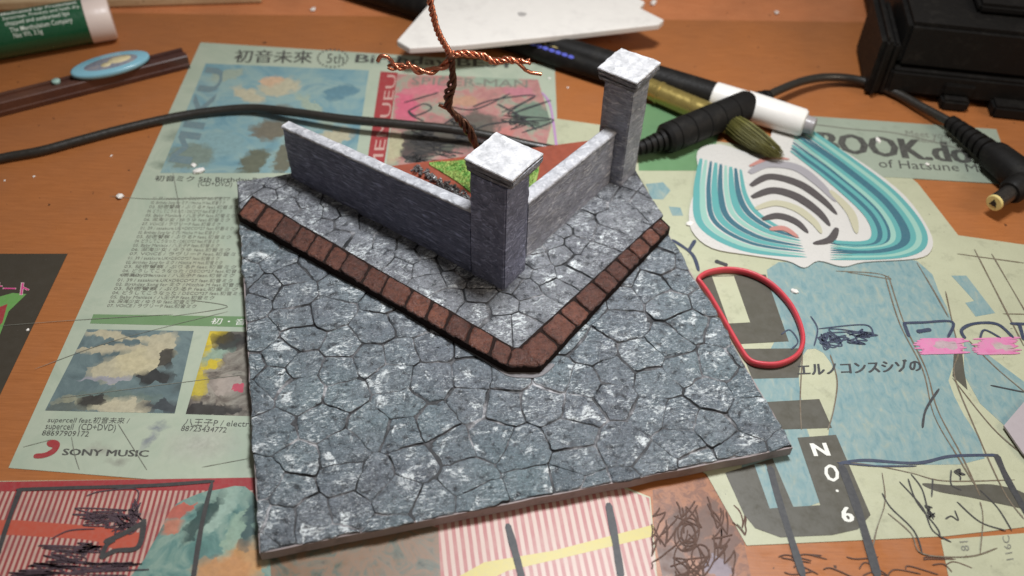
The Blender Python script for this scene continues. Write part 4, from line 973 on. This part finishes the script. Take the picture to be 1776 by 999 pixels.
def stone(poly, z0, z1, m, parent, seed, amp, keep=None, gap=0.11, name='stone', tilt=0.018):
    """one paving stone: wavy outline, rounded rim, slightly tilted uneven top"""
    p = inset(poly, gap)
    if not p: return
    c = sum(p, Vector()) / len(p)
    ring = resample(p, 1.2, 0.5)
    if len(ring) < 5: return
    ring = [q + warp(q, amp) for q in ring]
    c = sum(ring, Vector()) / len(ring)
    tx, ty = rnd.gauss(0, tilt), rnd.gauss(0, tilt); dz = rnd.gauss(0, 0.06)
    top = lambda q: z1 + dz + (q.x - c.x) * tx + (q.y - c.y) * ty + 0.22 * noise.noise(Vector((q.x * 0.33, q.y * 0.33, seed * 0.7)))
    V, Fc = [], []; n = len(ring)
    for f_, dzz in ((0.0, None), (0.012, -0.34), (0.05, -0.10), (0.15, 0.0), (0.60, 0.05)):
        for q in ring:
            d = (c - q); ln = d.length; s_ = min(ln * 0.8, f_ * min(ln, 4.5)); r_ = q + d.normalized() * s_
            V.append((r_.x, r_.y, z0 if dzz is None else top(r_) + dzz * (min(1.5, max(0.15, 0.8 + 1.5 * noise.noise(r_ * 0.16)))) + (0.05 * noise.noise(r_ * 0.9) if f_ > 0.05 else 0)))
    V.append((c.x, c.y, top(c) + 0.07))
    for k in range(4):
        for i in range(n): Fc.append((k * n + i, k * n + (i + 1) % n, (k + 1) * n + (i + 1) % n, (k + 1) * n + i))
    for i in range(n): Fc.append((4 * n + i, 4 * n + (i + 1) % n, 5 * n))
    a = sum(ring[i].x * ring[(i + 1) % n].y - ring[(i + 1) % n].x * ring[i].y for i in range(n))
    if a < 0: Fc = [tuple(reversed(f)) for f in Fc]
    o = new_obj(name, V, Fc, m, parent, True); o.data.materials.append(MT['joint'])
    for i in range(2 * n):
        if i < n or noise.noise(ring[i - n] * 0.11 + Vector((4, 9, 2))) > 0.02: o.data.polygons[i].material_index = 1     # wash gathered on the rim
    return o

# base board with carved road
def wavy(poly, step, amp):
    out = []
    for i in range(len(poly)):
        a, b = poly[i], poly[(i + 1) % len(poly)]; k = max(2, int((b - a).length / step))
        for j in range(k):
            q = a.lerp(b, j / k); out.append(q + Vector((noise.noise(q * 0.13), noise.noise(q * 0.13 + Vector((5, 5, 5))), 0)) * amp)
    return out
V, Fc = prism(wavy(BOARD, 3, 0.35), 1.35, Z_ROAD - 0.55)
board = new_obj('base_board', V, Fc, MT['board_side'], dio)
V, Fc = prism(wavy([Vector((0.4, 0.4, 0)), Vector((131.3, 0.4, 0)), Vector((126.4, 131.6, 0)), Vector((0.4, 131.6, 0))], 3, 0.35), Z_ROAD - 0.6, Z_ROAD - 0.42)
V2, F2 = prism([Vector((7, 7, 0)), Vector((124, 7, 0)), Vector((120, 125, 0)), Vector((7, 125, 0))], 0.36, 1.36); new_obj('underside_pad', V2, F2, MT['board_side'], dio)
road = new_obj('road', V, Fc, MT['joint'], dio)

# corner lines of the kerb (local mm)
KI = Vector((70.8, 45.6, 0))                       # inner corner
def kerb_side(p): return (p - KI).dot(W), (p - KI).dot(-U)   # both > 0 inside the pavement
r2 = random.Random(21); seeds = []
def far_enough(p, d): return all((p - q).length > d for q in seeds)
tries = 0
while tries < 9000:
    tries += 1
    p = Vector((r2.uniform(-2, 134), r2.uniform(-2, 134), 0))
    a_, b_ = kerb_side(p)
    if a_ > 6 and b_ > 6: continue
    d = 7.0 + 5.0 * (0.5 + 0.5 * noise.noise(p * 0.045 + Vector((3, 8, 1)))) + r2.uniform(-2.2, 1.6)
    if far_enough(p, d): seeds.append(p)
inner = [Vector((40, 110, 0)), Vector((70, 80, 0)), Vector((95, 95, 0)), Vector((70, 120, 0)), Vector((110, 120, 0)), Vector((20, 125, 0))]
cells = voronoi(seeds + inner, BOARD)
k = 0
for poly in cells:
    c = sum(poly, Vector()) / len(poly); a_, b_ = kerb_side(c)
    if all(min(kerb_side(q)) > 0.5 for q in poly): continue
    if min(a_, b_) > 9: continue
    edge = any(q.x < 0.01 or q.y < 0.01 or q.y > 131.9 for q in poly)
    stone(poly, Z_ROAD - 0.5, Z_ROAD, MT['stone_road'], road, k, 1.05, tilt=0.03); k += 1

# raised pavement slab
far_l, far_r = KI - U * 130, KI + W * 130
ang = [KI, far_r, KI - U * 130 + W * 130, far_l]
slab = [Vector(q) for q in BOARD]
_kl = lambda x, y: lat(x, y, Z_KERB)
def _line(p, q, away):
    d = (q - p).normalized(); n = Vector((d.y, -d.x, 0)); n = n if n.dot(away) > 0 else -n
    return p - n * 0.5, n
for p_, n_ in (_line(_kl(411, 355), _kl(890, 603), -W), _line(_kl(903, 603), _kl(1147, 376), U)): slab = clip(slab, Vector((p_.x, p_.y, 0)), n_)
LW, LU = Vector((17.0, 130.6, 0)) + W * 1.6, Vector((81.6, 77.6, 0)) - U * 1.9      # mid lines of the two walls
arm_l = clip(inset(slab, 0.12), LW, W); arm_r = clip(clip(inset(slab, 0.12), LW, -W), LU, -U)
V, Fc = prism(arm_l, Z_ROAD - 0.3, Z_PAVE - 0.42); V2, F2 = prism(arm_r, Z_ROAD - 0.3, Z_PAVE - 0.42)
pave = new_obj('pavement', V + V2, Fc + [tuple(i + len(V) for i in f) for f in F2], MT['joint'], dio)
def in_garden(q): return (q - LW).dot(W) > 0.01 and (q - LU).dot(-U) > 0.01
def cut_garden(poly):
    if not any(in_garden(q) for q in poly): return poly
    c = sum(poly, Vector()) / len(poly)
    if in_garden(c) and (c - LW).dot(W) > 4 and (c - LU).dot(-U) > 4: return None
    q = clip(poly, LW, W) if (c - LW).dot(W) < (c - LU).dot(-U) else clip(poly, LU, -U)
    return q if len(q) >= 3 else None
seeds = []
WID = 18.0
for arm in (0, 1):
    L_ = 112 if arm == 0 else 82
    t = 4.0
    row = 0
    while t < WID + 3:
        s_ = 3.0 + (row % 2) * 3.2
        stp_t = r2.uniform(4.6, 6.4)
        while s_ < L_:
            stp = r2.uniform(5.2, 9.6)
            jit = Vector((r2.gauss(0, 0.9), r2.gauss(0, 0.9), 0))
            p = (KI - U * (s_ + stp / 2) + W * t) if arm == 0 else (KI + W * (s_ + stp / 2) - U * t)
            p += jit
            if not (arm == 1 and (p - KI).dot(-U) > (p - KI).dot(W)) and not (arm == 0 and (p - KI).dot(W) > (p - KI).dot(-U)):
                if all((p - q).length > 4.3 for q in seeds): seeds.append(p)
            s_ += stp
        t += stp_t; row += 1
deep = [KI - U * d1 + W * d2 for d1 in range(34, 140, 14) for d2 in range(34, 140, 14)]
cells = voronoi(seeds + deep, slab)
for poly in cells:
    c = sum(poly, Vector()) / len(poly)
    poly = cut_garden(poly)
    if not poly: continue
    stone(poly, Z_PAVE - 0.5, Z_PAVE, MT['stone_pave'], pave, k, 0.6, gap=0.13, tilt=0.022); k += 1

# kerb of brown bricks
kerb = empty('kerb'); kerb.parent = dio
VV = []
def kl(x, y): return lat(x, y, Z_KERB)
Lout0, Lout1 = kl(411, 369), kl(880, 633)
Rout0, Rout1 = kl(939, 633), kl(1163, 391)
Lin0, Lin1 = kl(411, 355), kl(890, 603)
Rin0, Rin1 = kl(903, 603), kl(1147, 376)
Lin0 = KI - U * ((KI - Lin0).dot(U)); 
def px_param(A, B, xs, line):
    """fractions along local line A-B whose pixel x along `line` (two pixels) is xs"""
    (xa, ya), (xb, yb) = line; out = []
    for x in xs:
        q = kl(x, ya + (yb - ya) * (x - xa) / (xb - xa)); out.append((q - A).dot(B - A) / (B - A).length_squared)
    return out
def brick(poly, seed):
    p = [Vector(q) for q in poly]; c = sum(p, Vector()) / 4
    ring = resample(p, 0.8, 1.0)
    ring = [q + Vector((noise.noise(q * 0.9 + Vector((seed, 0, 0))), noise.noise(q * 0.9 + Vector((0, seed, 0))), 0)) * 0.30 + Vector((noise.noise(q * 2.7), noise.noise(q * 2.7 + Vector((4, 4, 4))), 0)) * 0.16 for q in ring]
    V, Fc = [], []; n = len(ring); h = Z_KERB + rnd.gauss(0, 0.16); tx = rnd.gauss(0, 0.04)
    for f_, z in ((0.02, Z_KERB - 0.95), (0.0, h - 0.35), (0.10, h - 0.07), (0.3, h)):
        for q in ring:
            r_ = q.lerp(c, f_); V.append((r_.x, r_.y, z + ((r_.x - c.x) * tx + 0.12 * noise.noise(r_ * 0.7 + Vector((0, 0, seed))) if z > Z_ROAD + 1 else 0)))
    V.append((c.x, c.y, h + 0.05))
    for kk in range(3):
        for i in range(n): Fc.append((kk * n + i, kk * n + (i + 1) % n, (kk + 1) * n + (i + 1) % n, (kk + 1) * n + i))
    for i in range(n): Fc.append((3 * n + i, 3 * n + (i + 1) % n, 4 * n))
    a = sum(ring[i].x * ring[(i + 1) % n].y - ring[(i + 1) % n].x * ring[i].y for i in range(n))
    if a < 0: Fc = [tuple(reversed(f)) for f in Fc]
    new_obj('brick', V, Fc, MT['brick'], kerb, True)
tl_ = [max(0, t) for t in px_param(Lout0, Lout1, [412, 440, 472, 502, 530, 560, 588, 625, 659, 700, 737, 770, 807, 848, 881], ((411, 369), (880, 633)))]
tr_ = px_param(Rout0, Rout1, [938, 971, 1001, 1024, 1054, 1074, 1092, 1110, 1130, 1147, 1162], ((939, 633), (1163, 391)))
kseed = 0
for A0, A1, B0, B1, ts in ((Lout0, Lout1, Lin0, Lin1, tl_), (Rout0, Rout1, Rin0, Rin1, tr_)):
    for i in range(len(ts) - 1):
        g = 0.0022 + 0.0035 * r2.random()
        a, b = ts[i] + g, ts[i + 1] - g
        brick([A0.lerp(A1, a), A0.lerp(A1, b), B0.lerp(B1, b), B0.lerp(B1, a)], kseed); kseed += 1
brick([Lout1 + (Rout0 - Lout1) * 0.02, Rout0 - (Rout0 - Lout1) * 0.04, Rin0 + Vector((0.5, -0.1, 0)), Lin1 + Vector((-0.3, -0.2, 0))], kseed)
# mortar between the bricks; below them its black also stands for side shade
core = [Lout0.lerp(Lin0, 0.02), Lout1.lerp(Lin1, 0.02), Rout0.lerp(Rin0, 0.02), Rout1.lerp(Rin1, 0.02), Rin1 + (Rin1 - Rout1) * 0.1, Rin0 + (Rin0 - Rout0) * 0.1 , Lin1 + (Lin1 - Lout1) * 0.1, Lin0 + (Lin0 - Lout0) * 0.1]
V, Fc = prism(wavy(core, 2.5, 0.25), Z_ROAD - 0.3, Z_KERB - 0.62); new_obj('mortar_with_shade', V, Fc, MT['black_gap'], kerb)
# glue smear at the kerb corner
MT['glue'] = simple('dried_glue', (0.15, 0.14, 0.145), 0.35, 0.3, 0.6, 0.12, dirt=((0.10, 0.09, 0.09), 0.7))
gl = [lat(x, y, Z_ROAD + 0.1) for x, y in ((800, 600), (838, 624), (868, 645), (888, 654), (930, 655), (950, 645), (962, 632), (945, 632), (930, 640), (890, 638), (850, 612), (815, 592))]
n_ = len(gl); V, Fc = prism(crom(gl, 4, True), Z_ROAD - 0.2, Z_ROAD + 0.22); new_obj('glue_smear', V, Fc, MT['glue'], kerb)

def rough_prism(name, base, z0, ztop, m, parent, step=1.6, amp=0.16, seed=0.0, taper=0.0):
    """upright block on a quadrilateral; ztop is a number or 4 numbers; surface gently uneven"""
    zt = ztop if hasattr(ztop, '__len__') else [ztop] * 4
    c = sum(base, Vector()) / 4
    bm = bmesh.new(); vs_ = [bm.verts.new((b.x, b.y, z0)) for b in base] + [bm.verts.new(((b + (c - b) * taper).x, (b + (c - b) * taper).y, z)) for b, z in zip(base, zt)]
    for q in ((3, 2, 1, 0), (4, 5, 6, 7), (0, 1, 5, 4), (1, 2, 6, 5), (2, 3, 7, 6), (3, 0, 4, 7)): bm.faces.new([vs_[i] for i in q])
    bmesh.ops.recalc_face_normals(bm, faces=bm.faces)
    bmesh.ops.bevel(bm, geom=bm.edges[:], offset=min(0.4, (zt[0] - z0) * 0.2), segments=2, affect='EDGES')
    for _ in range(6):
        es = [e for e in bm.edges if e.calc_length() > step]
        if not es: break
        bmesh.ops.subdivide_edges(bm, edges=es, cuts=1, use_grid_fill=True)
    bmesh.ops.triangulate(bm, faces=[f for f in bm.faces if len(f.verts) > 4])
    bm.normal_update()
    for v_ in bm.verts:
        d = noise.noise(v_.co * 0.45 + Vector((seed, 0, 0))) * amp + noise.noise(v_.co * 1.7 + Vector((0, seed, 0))) * amp * 1.1 + noise.noise(v_.co * 0.13 + Vector((seed, seed, 0))) * amp * 2.0
        v_.co += v_.normal * d
    o = from_bm(name, bm, m, parent, True); o.data.set_sharp_from_angle(angle=math.radians(50)); return o

# low walls with white painted tops
def wall(fa, fb, back, zl, zr, m, seed):
    o = empty('low_wall'); o.parent = dio
    base = [fa, fb, fb + back, fa + back]
    rough_prism('wall_face', base, Z_ROAD + 0.3, [zl - 0.5, zr - 0.5, zr - 0.5, zl - 0.5], m, o, 1.5, 0.14, seed)
    # the coat of white on the top edge: thin, follows the slope
    n = 60; V, Fc = [], []
    for i in range(n + 1):
        t = i / n; p = fa.lerp(fb, t); z = zl + (zr - zl) * t
        w0 = 0.10 * noise.noise(Vector((t * 22, seed, 0))); w1 = 0.10 * noise.noise(Vector((t * 22, seed, 5))); dr = 0.45 * max(0, noise.noise(Vector((t * 30, seed, 9))))
        zz = z + 0.12 * noise.noise(Vector((t * 14, seed, 2)))
        bh = back.normalized()
        for q, h in ((p - bh * (0.16 + w0 * 0.4), zz - 0.85 - dr), (p - bh * (0.13 + w0 * 0.5), zz - 0.20), (p + bh * 0.25, zz + 0.05), (p + back * 0.5, zz + 0.09), (p + back - bh * 0.25, zz + 0.05), (p + back + bh * (0.12 + w1 * 0.4), zz - 0.20), (p + back + bh * 0.14, zz - 1.0)):
            V.append((q.x, q.y, h))
        if i:
            for k_ in range(6): Fc.append(((i - 1) * 7 + k_, i * 7 + k_, i * 7 + k_ + 1, (i - 1) * 7 + k_ + 1))
    Fc.append(tuple(range(6, -1, -1))); Fc.append(tuple(n * 7 + k_ for k_ in range(7)))
    new_obj('white_top', V, Fc, MT['wall_top'], o, True)
    return o
wa, wb = Vector((17.0, 130.6, 0)), Vector((64.9, 75.4, 0))
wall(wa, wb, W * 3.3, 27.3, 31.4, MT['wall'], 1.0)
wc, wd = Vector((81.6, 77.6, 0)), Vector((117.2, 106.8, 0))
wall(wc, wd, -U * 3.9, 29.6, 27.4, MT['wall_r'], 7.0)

def pillar(c, half_u, half_w, cap_u, cap_w, ztop, capc, seed, m):
    o = empty('pillar'); o.parent = dio
    quad = lambda cc, a, b: [cc - U * a - W * b, cc + U * a - W * b, cc + U * a + W * b, cc - U * a + W * b]
    rough_prism('shaft', quad(c, half_u, half_w), Z_ROAD + 0.3, ztop - 3.9, m, o, 1.3, 0.13, seed)
    ce = empty('cap'); ce.parent = o
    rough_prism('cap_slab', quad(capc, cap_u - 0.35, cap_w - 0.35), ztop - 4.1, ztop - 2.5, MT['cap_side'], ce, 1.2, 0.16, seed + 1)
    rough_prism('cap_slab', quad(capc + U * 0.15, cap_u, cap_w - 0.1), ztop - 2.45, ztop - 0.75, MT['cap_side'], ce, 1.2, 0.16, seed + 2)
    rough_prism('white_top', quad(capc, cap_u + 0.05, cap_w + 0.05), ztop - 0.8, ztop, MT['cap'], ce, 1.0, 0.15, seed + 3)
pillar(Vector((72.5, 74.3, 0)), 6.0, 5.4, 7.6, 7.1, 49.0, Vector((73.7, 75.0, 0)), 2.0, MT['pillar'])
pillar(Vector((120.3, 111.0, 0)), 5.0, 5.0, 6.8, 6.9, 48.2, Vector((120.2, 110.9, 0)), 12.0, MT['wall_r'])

# garden behind the walls
gpoly = [Vector((21.5, 131.5, 0)), wb + W * 3.4 + U * 2, Vector((74, 84, 0)), wc - U * 4.0, wd - U * 4.0, Vector((122, 131.5, 0))]
ZG = 5.8
V, Fc = prism(gpoly, Z_ROAD - 0.3, ZG); garden = new_obj('garden_ground', V, Fc, MT['soil'], dio)
MT['grass'] = blotch_mat('grass_flock', [(0.06, 0.22, 0.035), (0.12, 0.33, 0.06), (0.32, 0.38, 0.10), (0.15, 0.36, 0.08)], 0.35, 0.8)
ga = [lat(x, y, ZG) for x, y in ((745, 284), (790, 281), (850, 272), (915, 266), (935, 290), (915, 340), (850, 365), (824, 342), (795, 318), (762, 297))]
lawn = empty('lawn'); lawn.parent = dio
V, Fc = prism(crom(ga, 4, True), ZG - 0.2, ZG + 0.5); new_obj('turf', V, Fc, MT['grass'], lawn)
VV, FF = [], []
xs_ = [q.x for q in ga]; ys_ = [q.y for q in ga]
def inside(p, poly):
    r_ = False
    for i in range(len(poly)):
        a, b = poly[i], poly[i - 1]
        if (a.y > p.y) != (b.y > p.y) and p.x < (b.x - a.x) * (p.y - a.y) / (b.y - a.y) + a.x: r_ = not r_
    return r_
while len(FF) < 5000:
    p = Vector((r2.uniform(min(xs_), max(xs_)), r2.uniform(min(ys_), max(ys_)), ZG + 0.45))
    if not inside(p, ga): continue
    an = r2.random() * 6.28; d = Vector((math.cos(an), math.sin(an), 0)) * 0.16; tp = Vector((r2.gauss(0, 0.3), r2.gauss(0, 0.3), r2.uniform(0.35, 1.0))); b = len(VV)
    VV += [p - d, p + d, p + tp]; FF.append((b, b + 1, b + 2))
fl = new_obj('grass_fibres', VV, FF, MT['grass'], lawn); fl['kind'] = 'stuff'
# row of glittering gravel lumps between wall and lawn
MT['gravel'] = simple('dark_glitter_gravel', (0.085, 0.082, 0.08), 0.2, 0.9, 1.6, 0.15, dirt=((0.7, 0.7, 0.68), 0.8), coat=0.6)
bed = empty('gravel_border'); bed.parent = dio
h0, h1 = lat(717, 290, ZG + 0.9), lat(832, 356, ZG + 0.9)
meshes = []
for i in range(7):
    bm = bmesh.new(); bmesh.ops.create_icosphere(bm, subdivisions=1, radius=1.0)
    for v_ in bm.verts: v_.co *= 1 + 0.6 * noise.noise(v_.co * 1.4 + Vector((i * 5, 0, 0)))
    me = bpy.data.meshes.new('gravel_lump'); bm.to_mesh(me); bm.free(); me.transform(Matrix.Scale(S, 4)); me.materials.append(MT['gravel']); meshes.append(me)
dirh = (h1 - h0); side = Vector((-dirh.y, dirh.x, 0)).normalized()
for i in range(240):
    t = r2.random() * 1.02
    p = h0 + dirh * t + side * r2.gauss(0.2, 0.85); r_ = r2.uniform(0.32, 0.75)
    o = bpy.data.objects.new('gravel_lump', meshes[i % 7]); col.objects.link(o); o.parent = bed
    o.location = Vector((p.x, p.y, ZG + r_ * 0.5 + abs(r2.gauss(0, 0.75)))) * S
    o.scale = (r_, r_ * r2.uniform(0.6, 1.2), r_ * r2.uniform(0.6, 1.3)); o.rotation_euler = (r2.random() * 6, r2.random() * 6, r2.random() * 6)

# copper wire tree
MT['copper'] = simple('copper_wire', (0.56, 0.21, 0.12), 0.30, 0.25, 0.8, 0.02, metal=0.85)
MT['copper_dark'] = simple('browned_copper_wire', (0.12, 0.052, 0.03), 0.32, 0.4, 0.6, 0.03, metal=0.55)
tree = empty('wire_tree'); tree.parent = dio
foot_w = at(848, 330, ZG)
plane_n = Vector((0, -1, 0))
def on_plane(x, y, dy=0.0):
    d = _fw + _r * ((x - CW / 2) / F_PX) - _u * ((y - CH / 2) / F_PX); o_ = Vector((0, 0, CAM_H))
    return DINV @ (o_ + d * ((foot_w.y + dy) / d.y))
def twisted(name, path, strands, wire, rad, turns, m, phase=0.0, splay=None):
    pts = crom(path, 14); n = len(pts); o = None
    nrm = Vector((1, 0, 0.2)).normalized()
    fr = []
    for i, p in enumerate(pts):
        t = (pts[min(n - 1, i + 1)] - pts[max(0, i - 1)]).normalized(); nrm = (nrm - t * nrm.dot(t)).normalized(); fr.append((p, nrm.copy(), t.cross(nrm)))
    for s_ in range(strands):
        out = []
        for i, (p, a, b) in enumerate(fr):
            t = i / (n - 1); an = phase + 2 * math.pi * (s_ / strands + turns * t) + 0.6 * noise.noise(Vector((t * 6, s_, 2)))
            r_ = (rad(t) if callable(rad) else rad) * (1 + 0.3 * noise.noise(Vector((t * 9, s_, 5))))
            q = p + a * (math.cos(an) * r_) + b * (math.sin(an) * r_)
            out.append(q)
        tube('wire', out, wire, m, tree_part[name], 8)
tree_part = {}
for nm in ('trunk', 'top_branch', 'right_branch', 'left_branch'):
    e = empty('trunk' if nm == 'trunk' else 'branch'); e.parent = tree; tree_part[nm] = e
T_ = [on_plane(*q) for q in ((848, 332), (838, 285), (826, 255), (812, 225), (795, 205), (779, 187), (778, 165), (785, 140), (784, 115), (782, 95))]
twisted('trunk', T_, 4, 0.52, lambda t: 0.82 + 0.35 * math.sin(t * 19 + 1), 4.6, MT['copper_dark'])
tube('glue_core', crom(T_[:7], 10), lambda t: 0.75 + 0.3 * math.sin(t * 21), MT['copper_dark'], tree_part['trunk'], 10)
twisted('top_branch', [on_plane(*q) for q in ((782, 98), (776, 85), (766, 68), (757, 48), (751, 25), (746, 0), (742, -30), (735, -60), (728, -95))], 3, 0.47, 0.55, 7, MT['copper'])
twisted('right_branch', [on_plane(*q) for q in ((781, 102), (790, 94), (805, 92), (825, 95), (838, 97), (852, 105), (866, 106), (880, 103), (892, 106))], 3, 0.47, 0.62, 4, MT['copper'])
twisted('right_branch', [on_plane(*q) for q in ((888, 105), (900, 107), (919, 107))], 2, 0.5, 0.5, 1, MT['copper'])
twisted('right_branch', [on_plane(*q) for q in ((890, 105), (905, 114), (920, 125), (939, 131))], 1, 0.55, 0.3, 1, MT['copper'])
twisted('left_branch', [on_plane(*q) for q in ((781, 88), (780, 100), (772, 113), (758, 120), (742, 124), (726, 123), (713, 115), (706, 112))], 2, 0.6, 0.62, 2.2, MT['copper'])
twisted('left_branch', [on_plane(*q) for q in ((712, 110), (703, 115), (690, 117), (673, 116))], 2, 0.5, 0.55, 1.4, MT['copper'])
twisted('left_branch', [on_plane(*q) for q in ((700, 114), (684, 112), (680, 104), (672, 98), (662, 98), (656, 107))], 1, 0.6, 0.25, 1, MT['copper'])
tube('wire', [on_plane(*q) for q in ((778, 190), (770, 186), (761, 182))], 0.5, MT['copper'], tree_part['trunk'], 8)
